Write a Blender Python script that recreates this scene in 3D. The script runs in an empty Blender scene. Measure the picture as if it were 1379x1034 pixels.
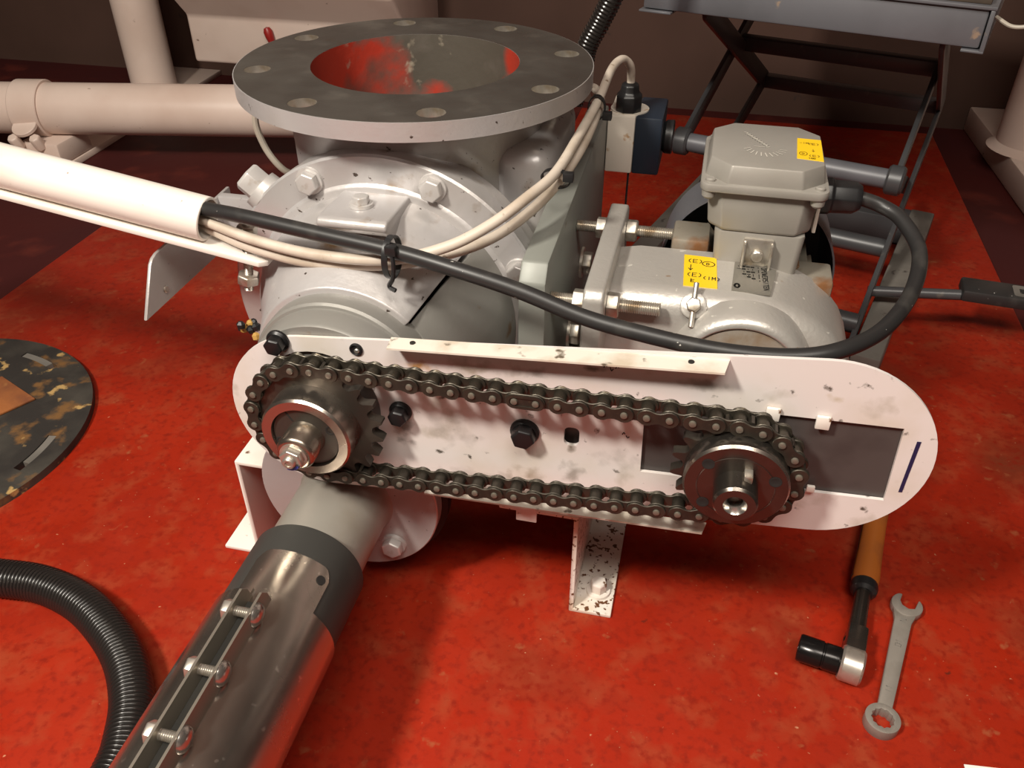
import bpy, bmesh, math, random
from mathutils import Vector, Matrix, Quaternion
random.seed(7)
PI = math.pi
S = bpy.context.scene
COL = S.collection
V = Vector

# ------------------------------------------------------------------ camera, world, lights, exposure
cd = bpy.data.cameras.new('camera')
cd.sensor_fit = 'HORIZONTAL'; cd.sensor_width = 36.0
cd.lens = 1147.99 / 1379 * 36.0
cd.clip_start = 0.02
cam = bpy.data.objects.new('camera', cd); COL.objects.link(cam)
cam.location = (0.278, -0.7981, 0.685)
cam.rotation_euler = (0.93623, 0.0, 0.22612)
S.camera = cam

w = bpy.data.worlds.new('world'); S.world = w; w.use_nodes = True
w.node_tree.nodes['Background'].inputs[0].default_value = (0.30, 0.22, 0.18, 1)
w.node_tree.nodes['Background'].inputs[1].default_value = 0.05

def area(name, loc, target, size, power, color, sy=None):
    l = bpy.data.lights.new(name, 'AREA'); l.energy = power; l.color = color; l.size = size
    if sy: l.shape = 'RECTANGLE'; l.size_y = sy
    o = bpy.data.objects.new(name, l); COL.objects.link(o); o.location = loc
    o.rotation_euler = (V(target) - V(loc)).to_track_quat('-Z', 'Y').to_euler()
    return o
area('lamp_left', (-0.58, -1.30, 1.76), (0.1, -0.2, 0.1), 0.22, 46, (1.0, 0.935, 0.82))
area('ceiling_fill', (0.55, -1.45, 2.42), (0.45, -0.8, 0.2), 1.4, 52, (1.0, 0.93, 0.82), 0.7)  # unseen fill added to lift the floor and soften the shadows
vs = S.view_settings
S.display_settings.display_device = 'sRGB'
vs.view_transform = 'Standard'; vs.look = 'None'; vs.gamma = 1.0; vs.use_curve_mapping = False
vs.exposure = 0.0

# ------------------------------------------------------------------ materials
MATS = {}
def mat(name, color, rough=0.5, metal=0.0, layers=(), bump=None, rvar=0.0, spec=0.5, coat=0.0):
    """layers: (color, noise scale, lo, hi, detail[, rough]) mixed in where noise passes lo..hi"""
    m = bpy.data.materials.new(name); m.use_nodes = True
    nt = m.node_tree; N = nt.nodes; L = nt.links
    b = N['Principled BSDF']
    b.inputs['Roughness'].default_value = rough; b.inputs['Metallic'].default_value = metal
    b.inputs['Specular IOR Level'].default_value = spec
    b.inputs['Coat Weight'].default_value = coat
    b.inputs['Base Color'].default_value = (*color, 1)
    tc = N.new('ShaderNodeTexCoord')
    cur = None; met = None
    for i, ly in enumerate(layers):
        c, sc, lo, hi, det = ly[:5]
        n = N.new('ShaderNodeTexNoise'); n.inputs['Scale'].default_value = sc; n.inputs['Detail'].default_value = det
        mp = N.new('ShaderNodeMapping'); mp.inputs['Location'].default_value = (i * 3.7, i * 1.3, i * 2.1)
        L.new(tc.outputs['Object'], mp.inputs[0]); L.new(mp.outputs[0], n.inputs['Vector'])
        r = N.new('ShaderNodeMapRange'); r.inputs[1].default_value = lo; r.inputs[2].default_value = hi
        L.new(n.outputs[0], r.inputs[0])
        mx = N.new('ShaderNodeMix'); mx.data_type = 'RGBA'
        if cur is None: mx.inputs[6].default_value = (*color, 1)
        else: L.new(cur, mx.inputs[6])
        mx.inputs[7].default_value = (*c, 1)
        L.new(r.outputs[0], mx.inputs[0]); cur = mx.outputs[2]
        if metal > 0 and len(ly) > 5:
            mm = N.new('ShaderNodeMath'); mm.operation = 'MULTIPLY_ADD'
            mm.inputs[1].default_value = -metal; mm.inputs[2].default_value = metal; mm.use_clamp = True
            L.new(r.outputs[0], mm.inputs[0]); met = mm.outputs[0]
    if cur: L.new(cur, b.inputs['Base Color'])
    if met: L.new(met, b.inputs['Metallic'])
    if bump:
        n = N.new('ShaderNodeTexNoise'); n.inputs['Scale'].default_value = bump[0]; n.inputs['Detail'].default_value = 4
        L.new(tc.outputs['Object'], n.inputs['Vector'])
        bp = N.new('ShaderNodeBump'); bp.inputs['Strength'].default_value = bump[1]; bp.inputs['Distance'].default_value = bump[2] if len(bump) > 2 else 0.001
        L.new(n.outputs[0], bp.inputs['Height']); L.new(bp.outputs[0], b.inputs['Normal'])
    if rvar:
        n = N.new('ShaderNodeTexNoise'); n.inputs['Scale'].default_value = 30; n.inputs['Detail'].default_value = 5
        L.new(tc.outputs['Object'], n.inputs['Vector'])
        r = N.new('ShaderNodeMapRange'); r.inputs[1].default_value = 0.3; r.inputs[2].default_value = 0.7
        r.inputs[3].default_value = max(0.03, rough - rvar); r.inputs[4].default_value = min(1, rough + rvar)
        L.new(n.outputs[0], r.inputs[0]); L.new(r.outputs[0], b.inputs['Roughness'])
    MATS[name] = m
    return m

FLOOR = mat('red_floor_paint', (0.33, 0.0165, 0.003), 0.62, spec=0.22, layers=[
    ((0.27, 0.014, 0.003), 3.0, 0.40, 0.65, 6), ((0.35, 0.022, 0.005), 7.0, 0.50, 0.72, 8),
    ((0.17, 0.034, 0.013), 5.0, 0.55, 0.74, 12), ((0.31, 0.050, 0.018), 30.0, 0.50, 0.78, 12),
    ((0.23, 0.012, 0.003), 130.0, 0.50, 0.72, 6), ((0.34, 0.10, 0.04), 60.0, 0.66, 0.82, 14),
    ((0.11, 0.014, 0.006), 55.0, 0.73, 0.78, 5), ((0.50, 0.22, 0.12), 190.0, 0.715, 0.79, 3)],
    bump=(110, 0.2, 0.0015), rvar=0.08)
FLOOR2 = mat('dark_red_floor', (0.060, 0.008, 0.0065), 0.65, spec=0.25, layers=[
    ((0.05, 0.008, 0.008), 3.0, 0.4, 0.65, 6), ((0.13, 0.022, 0.014), 8.0, 0.58, 0.75, 8)], bump=(50, 0.2, 0.002))  # darker red than the plinth, for the floor around it
WALL = mat('mauve_wall_paint', (0.078, 0.041, 0.030), 0.75, spec=0.3, layers=[((0.062, 0.032, 0.023), 4, 0.4, 0.7, 5), ((0.05, 0.03, 0.025), 30, 0.72, 0.76, 3)], bump=(90, 0.15, 0.001))
PINKW = mat('cream_gloss_paint', (0.70, 0.57, 0.50), 0.38, layers=[((0.60, 0.46, 0.39), 5, 0.45, 0.7, 5), ((0.25, 0.17, 0.13), 45, 0.72, 0.77, 3)], bump=(40, 0.12, 0.001))
WHITE = mat('white_gloss_paint', (0.80, 0.74, 0.68), 0.35, layers=[((0.72, 0.64, 0.56), 12, 0.5, 0.7, 5), ((0.16, 0.08, 0.04), 70, 0.70, 0.75, 4)], bump=(40, 0.1, 0.001))
LEGRUST = mat('white_paint_rust_specks', (0.78, 0.72, 0.66), 0.45, layers=[((0.66, 0.56, 0.44), 25, 0.5, 0.7, 5), ((0.12, 0.045, 0.015), 190, 0.575, 0.62, 5)], bump=(60, 0.2, 0.001))
PLATE = mat('soiled_white_plate', (0.72, 0.66, 0.64), 0.42, layers=[
    ((0.64, 0.57, 0.50), 14, 0.50, 0.72, 6), ((0.40, 0.35, 0.28), 24, 0.60, 0.76, 10), ((0.10, 0.085, 0.07), 85, 0.655, 0.72, 6), ((0.50, 0.30, 0.12), 11, 0.72, 0.80, 8)], bump=(25, 0.06, 0.001))
def blobs(m, items):
    """irregular stains of their own shape at given spots (object coordinates)"""
    nt = m.node_tree; N = nt.nodes; L = nt.links; b = N['Principled BSDF']
    tc = N.new('ShaderNodeTexCoord'); n = N.new('ShaderNodeTexNoise'); n.inputs['Scale'].default_value = 70; n.inputs['Detail'].default_value = 8
    L.new(tc.outputs['Object'], n.inputs['Vector'])
    for (x, z, sx, sz, c, amt) in items:
        mp = N.new('ShaderNodeMapping'); mp.vector_type = 'TEXTURE'
        mp.inputs['Location'].default_value = (x, 0, z); mp.inputs['Scale'].default_value = (sx, 1, sz)
        L.new(tc.outputs['Object'], mp.inputs[0])
        ln = N.new('ShaderNodeVectorMath'); ln.operation = 'LENGTH'; L.new(mp.outputs[0], ln.inputs[0])
        a = N.new('ShaderNodeMath'); a.operation = 'MULTIPLY_ADD'; a.inputs[1].default_value = 3.2
        L.new(n.outputs[0], a.inputs[0]); L.new(ln.outputs[1], a.inputs[2])
        r = N.new('ShaderNodeMapRange'); r.inputs[1].default_value = 2.5; r.inputs[2].default_value = 1.7; r.inputs[3].default_value = 0; r.inputs[4].default_value = amt
        L.new(a.outputs[0], r.inputs[0])
        mx = N.new('ShaderNodeMix'); mx.data_type = 'RGBA'; mx.inputs[7].default_value = (*c, 1)
        src = b.inputs['Base Color'].links[0].from_socket
        L.new(src, mx.inputs[6]); L.new(r.outputs[0], mx.inputs[0]); L.new(mx.outputs[2], b.inputs['Base Color'])
GRS = (0.16, 0.135, 0.10)
blobs(PLATE, [(-0.107, 0.045, 0.016, 0.008, (0.48, 0.25, 0.07), 0.9), (-0.06, 0.051, 0.020, 0.007, (0.33, 0.27, 0.20), 0.7), (-0.02, 0.053, 0.022, 0.007, GRS, 0.6), (0.03, 0.064, 0.010, 0.004, GRS, 0.9),
    (-0.125, -0.020, 0.012, 0.018, (0.09, 0.075, 0.06), 0.8), (-0.08, -0.012, 0.022, 0.02, GRS, 0.35), (-0.018, -0.050, 0.016, 0.013, (0.32, 0.26, 0.19), 0.7), (0.018, -0.040, 0.010, 0.013, GRS, 0.6),
    (0.015, -0.014, 0.004, 0.006, GRS, 0.9), (0.055, -0.02, 0.02, 0.012, GRS, 0.3), (0.11, 0.062, 0.018, 0.006, GRS, 0.5), (0.235, 0.012, 0.008, 0.01, GRS, 0.4), (0.20, 0.065, 0.007, 0.004, (0.5, 0.42, 0.3), 0.7), (-0.05, -0.06, 0.05, 0.008, GRS, 0.3)])
LIPM = mat('soiled_white_lip', (0.72, 0.66, 0.58), 0.45, layers=[((0.55, 0.46, 0.36), 30, 0.5, 0.7, 6), ((0.13, 0.10, 0.07), 70, 0.63, 0.70, 6)])
CAST = mat('silver_painted_casting', (0.51, 0.49, 0.49), 0.38, 0.38, layers=[
    ((0.46, 0.43, 0.41), 8, 0.45, 0.65, 5), ((0.24, 0.15, 0.08), 22, 0.63, 0.78, 10), ((0.07, 0.05, 0.04), 140, 0.69, 0.73, 3)], bump=(190, 0.22, 0.0012), rvar=0.06)
CASTD = mat('dull_grey_casting', (0.255, 0.245, 0.225), 0.45, 0.25, layers=[
    ((0.26, 0.25, 0.235), 10, 0.45, 0.65, 5), ((0.2, 0.13, 0.08), 40, 0.66, 0.76, 8)], bump=(160, 0.18, 0.001))
FACE = mat('machined_flange_face', (0.20, 0.185, 0.165), 0.36, 0.75, layers=[
    ((0.15, 0.135, 0.12), 9, 0.42, 0.62, 6), ((0.27, 0.25, 0.22), 22, 0.58, 0.75, 6), ((0.17, 0.075, 0.03), 13, 0.66, 0.76, 8)], bump=(220, 0.12, 0.0006), rvar=0.1)
BORE = mat('red_oxide_bore', (0.40, 0.032, 0.015), 0.55, layers=[((0.075, 0.064, 0.05), 7, 0.46, 0.54, 8), ((0.10, 0.085, 0.07), 24, 0.55, 0.7, 6), ((0.34, 0.29, 0.22), 35, 0.64, 0.72, 6)], bump=(60, 0.3, 0.002))
ROTOR = mat('worn_rotor_metal', (0.17, 0.15, 0.125), 0.55, 0.4, layers=[((0.09, 0.08, 0.065), 14, 0.45, 0.62, 7), ((0.3, 0.26, 0.2), 40, 0.62, 0.74, 6)], bump=(50, 0.3, 0.002))
PLGREY = mat('grey_green_plate_paint', (0.23, 0.235, 0.213), 0.45, 0.1, layers=[((0.24, 0.25, 0.225), 12, 0.45, 0.65, 5), ((0.12, 0.075, 0.045), 45, 0.68, 0.75, 6)], bump=(120, 0.12, 0.001))
GEAR = mat('silver_gearbox_paint', (0.52, 0.495, 0.46), 0.36, 0.45, layers=[
    ((0.46, 0.43, 0.39), 8, 0.45, 0.7, 5), ((0.34, 0.2, 0.1), 60, 0.70, 0.78, 6), ((0.75, 0.72, 0.66), 110, 0.715, 0.74, 2)], bump=(240, 0.3, 0.0012), rvar=0.05)
RUSTDISH = mat('rust_dusted_boss', (0.36, 0.32, 0.27), 0.55, 0.2, layers=[((0.27, 0.18, 0.105), 60, 0.40, 0.75, 12)], bump=(200, 0.2, 0.001))
TBOX = mat('warm_grey_box_paint', (0.34, 0.32, 0.29), 0.42, 0.2, layers=[((0.29, 0.27, 0.24), 9, 0.45, 0.7, 5), ((0.26, 0.12, 0.05), 42, 0.70, 0.77, 7)], bump=(200, 0.1, 0.0008))
FINM = mat('rusty_motor_fins', (0.30, 0.27, 0.22), 0.5, 0.3, layers=[((0.24, 0.11, 0.045), 25, 0.5, 0.65, 8), ((0.14, 0.11, 0.08), 60, 0.6, 0.7, 5)], bump=(100, 0.3, 0.001))
CHAIN = mat('oily_chain_steel', (0.070, 0.060, 0.046), 0.42, 0.65, layers=[((0.05, 0.042, 0.033), 60, 0.45, 0.62, 5), ((0.16, 0.125, 0.08), 90, 0.64, 0.75, 5)], rvar=0.1, bump=(200, 0.1, 0.0005))
PINM = mat('pin_head_steel', (0.20, 0.18, 0.145), 0.45, 0.5)
SPROC = mat('dark_sprocket_steel', (0.07, 0.06, 0.05), 0.42, 0.75, layers=[((0.12, 0.105, 0.08), 50, 0.55, 0.7, 5)], bump=(150, 0.15, 0.0006))
HUBB = mat('bright_hub_steel', (0.46, 0.41, 0.36), 0.26, 0.95, layers=[((0.36, 0.31, 0.26), 14, 0.5, 0.7, 5)], rvar=0.07)
HUBD = mat('blued_hub_steel', (0.13, 0.115, 0.10), 0.27, 0.9, layers=[((0.09, 0.075, 0.065), 18, 0.5, 0.7, 5)], rvar=0.06)
BUSH = mat('dark_taper_bush', (0.085, 0.077, 0.066), 0.42, 0.7)
SHAFT = mat('shaft_steel', (0.42, 0.37, 0.31), 0.26, 0.95, layers=[((0.28, 0.23, 0.18), 40, 0.55, 0.7, 5)], rvar=0.06)
CHROME = mat('polished_chrome', (0.55, 0.52, 0.48), 0.20, 0.9)
SHELL = mat('polished_stainless', (0.56, 0.51, 0.45), 0.24, 0.95, layers=[((0.46, 0.41, 0.36), 9, 0.45, 0.65, 5), ((0.85, 0.80, 0.72), 120, 0.715, 0.735, 2)], rvar=0.05)
ZINC = mat('zinc_plated_steel', (0.58, 0.54, 0.48), 0.33, 0.8, layers=[((0.40, 0.33, 0.25), 60, 0.52, 0.68, 5)], rvar=0.06)
PBOLT = mat('silver_painted_bolt', (0.58, 0.555, 0.54), 0.38, 0.35, layers=[((0.40, 0.32, 0.25), 60, 0.60, 0.75, 5)], bump=(200, 0.1, 0.0006))
BLACKB = mat('black_oxide_bolt', (0.018, 0.017, 0.018), 0.38, 0.4, bump=(200, 0.1, 0.0006))
RUBBER = mat('black_rubber', (0.022, 0.021, 0.021), 0.42, layers=[((0.05, 0.047, 0.043), 30, 0.55, 0.75, 5), ((0.45, 0.43, 0.4), 190, 0.745, 0.76, 2)])
SLEEVE = mat('charcoal_rubber_sleeve', (0.045, 0.044, 0.040), 0.6, layers=[((0.08, 0.074, 0.062), 16, 0.5, 0.75, 5)])
HOSEM = mat('black_corrugated_plastic', (0.014, 0.012, 0.011), 0.25, spec=0.6)
WCABLE = mat('off_white_cable_sheath', (0.60, 0.52, 0.44), 0.45, layers=[((0.46, 0.38, 0.30), 25, 0.45, 0.65, 5), ((0.20, 0.13, 0.08), 70, 0.66, 0.74, 6)])
GCABLE = mat('grey_cable_sheath', (0.40, 0.36, 0.30), 0.5)
BPLAST = mat('black_plastic', (0.014, 0.014, 0.015), 0.38)
SWHITE = mat('ivory_switch_plastic', (0.68, 0.62, 0.54), 0.4, layers=[((0.42, 0.25, 0.12), 75, 0.66, 0.74, 5)])
SNAVY = mat('navy_switch_plastic', (0.016, 0.023, 0.036), 0.4)
YELLOW = mat('yellow_label', (0.87, 0.56, 0.015), 0.45)
INK = mat('black_print', (0.02, 0.018, 0.016), 0.6)
INKB = mat('blue_marker_ink', (0.012, 0.012, 0.06), 0.5)
INKY = mat('brown_print', (0.25, 0.15, 0.01), 0.6)
NAMEP = mat('grey_nameplate', (0.25, 0.235, 0.205), 0.4, 0.5)
CHALK = mat('pale_scratch', (0.56, 0.53, 0.47), 0.7)
PANEL = mat('dark_brown_panel', (0.065, 0.055, 0.052), 0.5, layers=[((0.05, 0.042, 0.04), 30, 0.5, 0.7, 5)])
LIFT = mat('blue_grey_lift_paint', (0.135, 0.135, 0.15), 0.42, 0.1, layers=[((0.10, 0.10, 0.11), 8, 0.45, 0.7, 5), ((0.3, 0.22, 0.16), 35, 0.71, 0.76, 5)])
LIFTD = mat('dark_lift_paint', (0.068, 0.068, 0.072), 0.36, 0.2, layers=[((0.12, 0.11, 0.1), 50, 0.64, 0.74, 5)])
LIFTG = mat('worn_grey_channel', (0.20, 0.185, 0.165), 0.55, 0.2, layers=[((0.14, 0.13, 0.115), 14, 0.45, 0.65, 6), ((0.06, 0.05, 0.045), 50, 0.64, 0.72, 5)])
LID = mat('black_scaled_steel', (0.032, 0.028, 0.025), 0.6, 0.2, layers=[((0.065, 0.058, 0.048), 14, 0.45, 0.65, 7), ((0.20, 0.10, 0.035), 26, 0.545, 0.64, 8), ((0.48, 0.31, 0.12), 42, 0.62, 0.68, 6)], bump=(60, 0.4, 0.002))
RUST = mat('orange_rust', (0.30, 0.10, 0.025), 0.8, layers=[((0.16, 0.05, 0.02), 16, 0.45, 0.65, 7), ((0.42, 0.20, 0.06), 40, 0.6, 0.72, 5)], bump=(80, 0.4, 0.002))
WRENCH = mat('satin_wrench_steel', (0.33, 0.30, 0.265), 0.48, 0.45, layers=[((0.25, 0.22, 0.19), 25, 0.5, 0.7, 5)], rvar=0.06)
GRIP = mat('orange_grip', (0.45, 0.13, 0.02), 0.45, layers=[((0.33, 0.10, 0.025), 22, 0.5, 0.7, 5)])
REDP = mat('red_plastic', (0.30, 0.015, 0.012), 0.4)
PAPER = mat('white_paper', (0.85, 0.82, 0.78), 0.7)
CORNM = mat('amber_dirt', (0.38, 0.22, 0.05), 0.7)
GPIPE = mat('dull_galvanised_pipe', (0.35, 0.325, 0.285), 0.42, 0.35, layers=[((0.28, 0.25, 0.20), 14, 0.42, 0.65, 8), ((0.05, 0.045, 0.03), 40, 0.69, 0.74, 8)], bump=(120, 0.1, 0.0008))
FINS = mat('dulled_fin_steel', (0.36, 0.32, 0.27), 0.42, 0.75)
HOLE = mat('dark_hole', (0.012, 0.010, 0.009), 0.8)

# ------------------------------------------------------------------ mesh helpers (verts, faces) tuples, world coordinates
def join(*ms):
    v = []; f = []
    for a in ms:
        n = len(v); v += list(a[0]); f += [tuple(i + n for i in q) for q in a[1]]
    return v, f
def xf(m, M): return [M @ V(p) for p in m[0]], m[1]
def box(x0, x1, y0, y1, z0, z1):
    v = [(x, y, z) for x in (x0, x1) for y in (y0, y1) for z in (z0, z1)]
    return v, [(0, 1, 3, 2), (4, 6, 7, 5), (0, 4, 5, 1), (2, 3, 7, 6), (0, 2, 6, 4), (1, 5, 7, 3)]
def basis(ax):
    ax = V(ax).normalized()
    t = V((0, 0, 1)) if abs(ax.z) < 0.9 else V((0, 1, 0))
    a = ax.cross(t).normalized(); b = a.cross(ax).normalized()
    return ax, a, b
def lathe(p, ax, prof, n=32, ph=0.0, a0=0.0, a1=2 * PI):
    """revolve profile [(t, r)] about the axis; r == 0 closes with a single vertex"""
    ax, a, b = basis(ax); p = V(p); v = []; rings = []; full = abs(a1 - a0 - 2 * PI) < 1e-6
    m = n if full else n + 1
    for t, r in prof:
        if r < 1e-9: rings.append([len(v)]); v.append(p + ax * t)
        else:
            rings.append(list(range(len(v), len(v) + m)))
            for i in range(m):
                g = ph + a0 + (a1 - a0) * i / n
                v.append(p + ax * t + (a * math.cos(g) + b * math.sin(g)) * r)
    f = []
    for r0, r1 in zip(rings, rings[1:]):
        for i in range(n):
            j = (i + 1) % m
            if len(r0) == 1 and len(r1) == 1: continue
            if len(r0) == 1: f.append((r0[0], r1[i], r1[j]))
            elif len(r1) == 1: f.append((r0[i], r1[0], r0[j]))
            else: f.append((r0[i], r1[i], r1[j], r0[j]))
    return v, f
def rod(p0, p1, r, n=24, c=0.0, r2=None):
    p0 = V(p0); p1 = V(p1); L = (p1 - p0).length; r2 = r if r2 is None else r2
    pr = [(0, 0), (0, r - c)] + ([(c, r)] if c else []) + ([(L - c, r2)] if c else []) + [(L, r2 - c), (L, 0)]
    return lathe(p0, p1 - p0, pr, n)
def thread(p0, p1, r, pitch=0.002, n=14):
    p0 = V(p0); p1 = V(p1); L = (p1 - p0).length; k = max(2, int(L / pitch)); pr = [(0, 0)]
    for i in range(k): pr += [(L * i / k, r * 0.86), (L * (i + 0.5) / k, r)]
    pr += [(L, r * 0.86), (L, 0)]
    return lathe(p0, p1 - p0, pr, n)
def hexa(p, ax, r, h, ph=0.0, ch=0.12):
    return lathe(p, ax, [(0, 0), (0, r), (h * 0.86, r), (h, r * (1 - ch)), (h, 0)], 6, ph)
def spline(pts, per=10):
    pts = [V(p) for p in pts]; P = [pts[0] * 2 - pts[1]] + pts + [pts[-1] * 2 - pts[-2]]; out = []
    for i in range(1, len(P) - 2):
        a, b, c, d = P[i - 1:i + 3]
        for k in range(per):
            t = k / per
            out.append(0.5 * ((2 * b) + (c - a) * t + (2 * a - 5 * b + 4 * c - d) * t * t + (3 * b - a - 3 * c + d) * t ** 3))
    out.append(pts[-1]); return out
def tube(path, r, n=12, cap=True):
    path = [V(p) for p in path]; v = []; f = []
    rf = r if callable(r) else (lambda i: r)
    T = [(path[min(i + 1, len(path) - 1)] - path[max(i - 1, 0)]).normalized() for i in range(len(path))]
    _, a, _b = basis(T[0])
    for i, p in enumerate(path):
        if i: a = (a - T[i] * a.dot(T[i])).normalized()
        b = T[i].cross(a)
        for k in range(n):
            g = 2 * PI * k / n; v.append(p + (a * math.cos(g) + b * math.sin(g)) * rf(i))
    for i in range(len(path) - 1):
        for k in range(n):
            j = (k + 1) % n
            f.append((i * n + k, i * n + j, (i + 1) * n + j, (i + 1) * n + k))
    if cap: f.append(tuple(range(n))[::-1]); f.append(tuple(range((len(path) - 1) * n, len(path) * n)))
    return v, f
def resample(path, step):
    out = [path[0]]; acc = 0.0; seg = []
    for a, b in zip(path, path[1:]):
        L = (b - a).length; d = step - acc
        while d <= L: out.append(a.lerp(b, d / L)); d += step
        acc = L - (d - step)
    return out
def prism(poly, d0, d1, M):
    """poly in local (u, v), extruded along local w from d0 to d1, placed by matrix M"""
    n = len(poly)
    v = [M @ V((x, y, d0)) for x, y in poly] + [M @ V((x, y, d1)) for x, y in poly]
    return v, [tuple(range(n))[::-1], tuple(range(n, 2 * n))] + [(i, (i + 1) % n, (i + 1) % n + n, i + n) for i in range(n)]
def frame(o, u, w_):
    u = V(u).normalized(); w_ = V(w_).normalized(); v = w_.cross(u)
    M = Matrix.Identity(4)
    for i in range(3): M[i][0] = u[i]; M[i][1] = v[i]; M[i][2] = w_[i]; M[i][3] = o[i]
    return M
FY = lambda y: frame((0, y, 0), (1, 0, 0), (0, -1, 0))     # local (x, z) -> world, extrude towards the viewer
def plate2d(outer, holes, t, M):
    """flat plate with holes through it; local w from 0 to t"""
    cu = bpy.data.curves.new('tmp', 'CURVE'); cu.dimensions = '2D'; cu.fill_mode = 'BOTH'; cu.extrude = t / 2
    for pl in [outer] + list(holes):
        s = cu.splines.new('POLY'); s.points.add(len(pl) - 1); s.use_cyclic_u = True
        for q, (x, y) in zip(s.points, pl): q.co = (x, y, 0, 1)
    o = bpy.data.objects.new('tmp', cu)
    me = bpy.data.meshes.new_from_object(o)
    v = [M @ (p.co + V((0, 0, t / 2))) for p in me.vertices]; f = [tuple(p.vertices) for p in me.polygons]
    bpy.data.objects.remove(o); bpy.data.curves.remove(cu); bpy.data.meshes.remove(me)
    return v, f
def circ(cx, cz, r, n=48, a0=0.0, a1=2 * PI):
    full = abs(a1 - a0 - 2 * PI) < 1e-6
    return [(cx + r * math.cos(a0 + (a1 - a0) * i / n), cz + r * math.sin(a0 + (a1 - a0) * i / n)) for i in range(n if full else n + 1)]
def rrect(x0, x1, y0, y1, r, n=5):
    out = []
    for cx, cy, a in ((x1 - r, y1 - r, 0), (x0 + r, y1 - r, PI / 2), (x0 + r, y0 + r, PI), (x1 - r, y0 + r, 1.5 * PI)):
        out += [(cx + r * math.cos(a + PI / 2 * i / n), cy + r * math.sin(a + PI / 2 * i / n)) for i in range(n + 1)]
    return out
def hull(c0, r0, c1, r1, n=24):
    """outline of two circles and their outer tangents"""
    dx, dy = c1[0] - c0[0], c1[1] - c0[1]; d = math.hypot(dx, dy); th = math.atan2(dy, dx); b = math.acos((r0 - r1) / d)
    o = [(c1[0] + r1 * math.cos(a), c1[1] + r1 * math.sin(a)) for a in [th - b + 2 * b * i / n for i in range(n + 1)]]
    o += [(c0[0] + r0 * math.cos(a), c0[1] + r0 * math.sin(a)) for a in [th + b + (2 * PI - 2 * b) * i / n for i in range(n + 1)]]
    return o

# ------------------------------------------------------------------ object helpers
def wl(o):
    p = V((0, 0, 0))
    while o is not None: p = p + o.location; o = o.parent
    return p
def tag(o, label=None, cat=None, group=None, kind=None):
    if label: o['label'] = label
    if cat: o['category'] = cat
    if group: o['group'] = group
    if kind: o['kind'] = kind
    return o
def thing(name, loc, label, cat, group=None):
    o = bpy.data.objects.new(name, None); COL.objects.link(o); o.location = loc; o.empty_display_size = 0.05
    return tag(o, label, cat, group)
def mesh(name, m, material, bevel=0.0, smooth=35, seg=2, merge=True):
    bm = bmesh.new()
    vs_ = [bm.verts.new(p) for p in m[0]]
    for f in m[1]:
        try: bm.faces.new([vs_[i] for i in f])
        except ValueError: pass
    if merge: bmesh.ops.remove_doubles(bm, verts=bm.verts, dist=1e-6)
    bmesh.ops.recalc_face_normals(bm, faces=bm.faces)
    if bevel:
        es = [e for e in bm.edges if len(e.link_faces) == 2 and e.calc_face_angle(0) > math.radians(32)]
        bmesh.ops.bevel(bm, geom=es, offset=bevel, segments=seg, profile=0.5, affect='EDGES', clamp_overlap=True)
    me = bpy.data.meshes.new(name); bm.to_mesh(me); bm.free()
    me.materials.append(material)
    if smooth:
        me.shade_smooth(); me.set_sharp_from_angle(angle=math.radians(smooth))
    return me
def obj(name, m, material, parent=None, bevel=0.0, smooth=35, label=None, seg=2, merge=True):
    v = [V(p) for p in m[0]]
    lo = V((min(p.x for p in v), min(p.y for p in v), min(p.z for p in v)))
    hi = V((max(p.x for p in v), max(p.y for p in v), max(p.z for p in v)))
    c = (lo + hi) / 2
    o = bpy.data.objects.new(name, mesh(name, ([p - c for p in v], m[1]), material, bevel, smooth, seg, merge))
    COL.objects.link(o); o.location = c - wl(parent); o.parent = parent
    if label: o['label'] = label
    return o
def bolt(p, ax, r, h, material, parent, name='bolt', washer=None, ph=0.0, wh=0.0025):
    """hexagon-headed bolt with its washer as a sub-part; p on the clamped surface"""
    p = V(p); ax = V(ax).normalized()
    b = obj(name, hexa(p + ax * (wh if washer else 0), ax, r, h, ph), material, parent, bevel=0.0006, smooth=25)
    if washer: obj('washer', lathe(p, ax, [(0, 0), (0, washer), (wh, washer * 0.96), (wh, 0)], 28), material, b)
    return b

# ------------------------------------------------------------------ room
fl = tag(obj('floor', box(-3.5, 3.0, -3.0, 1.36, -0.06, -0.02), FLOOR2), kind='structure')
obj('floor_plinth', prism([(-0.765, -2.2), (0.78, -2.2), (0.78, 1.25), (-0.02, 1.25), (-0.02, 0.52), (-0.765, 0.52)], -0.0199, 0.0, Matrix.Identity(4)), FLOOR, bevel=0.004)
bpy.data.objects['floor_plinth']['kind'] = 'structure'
for nm, b in (('wall_back', box(-3.5, 3.0, 1.353, 1.45, -0.02, 2.5)), ('wall_left', box(-3.6, -3.5, -3.0, 1.45, -0.02, 2.5)),
              ('wall_right', box(3.0, 3.1, -3.0, 1.45, -0.02, 2.5)), ('wall_front', box(-3.5, 3.0, -3.1, -3.0, -0.02, 2.5))):
    tag(obj(nm, b, PINKW if nm == 'wall_front' else WALL), kind='structure')
tag(obj('ceiling', box(-3.6, 3.1, -3.1, 1.45, 2.5, 2.6), PINKW), kind='structure')
kb = [(0.868, 1.352), (0.905, 0.62), (1.6, 0.62), (1.6, 1.352)]
tag(obj('trim_1', prism(kb, -0.0199, 0.035, Matrix.Identity(4)), PINKW, bevel=0.004), kind='structure')

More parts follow.
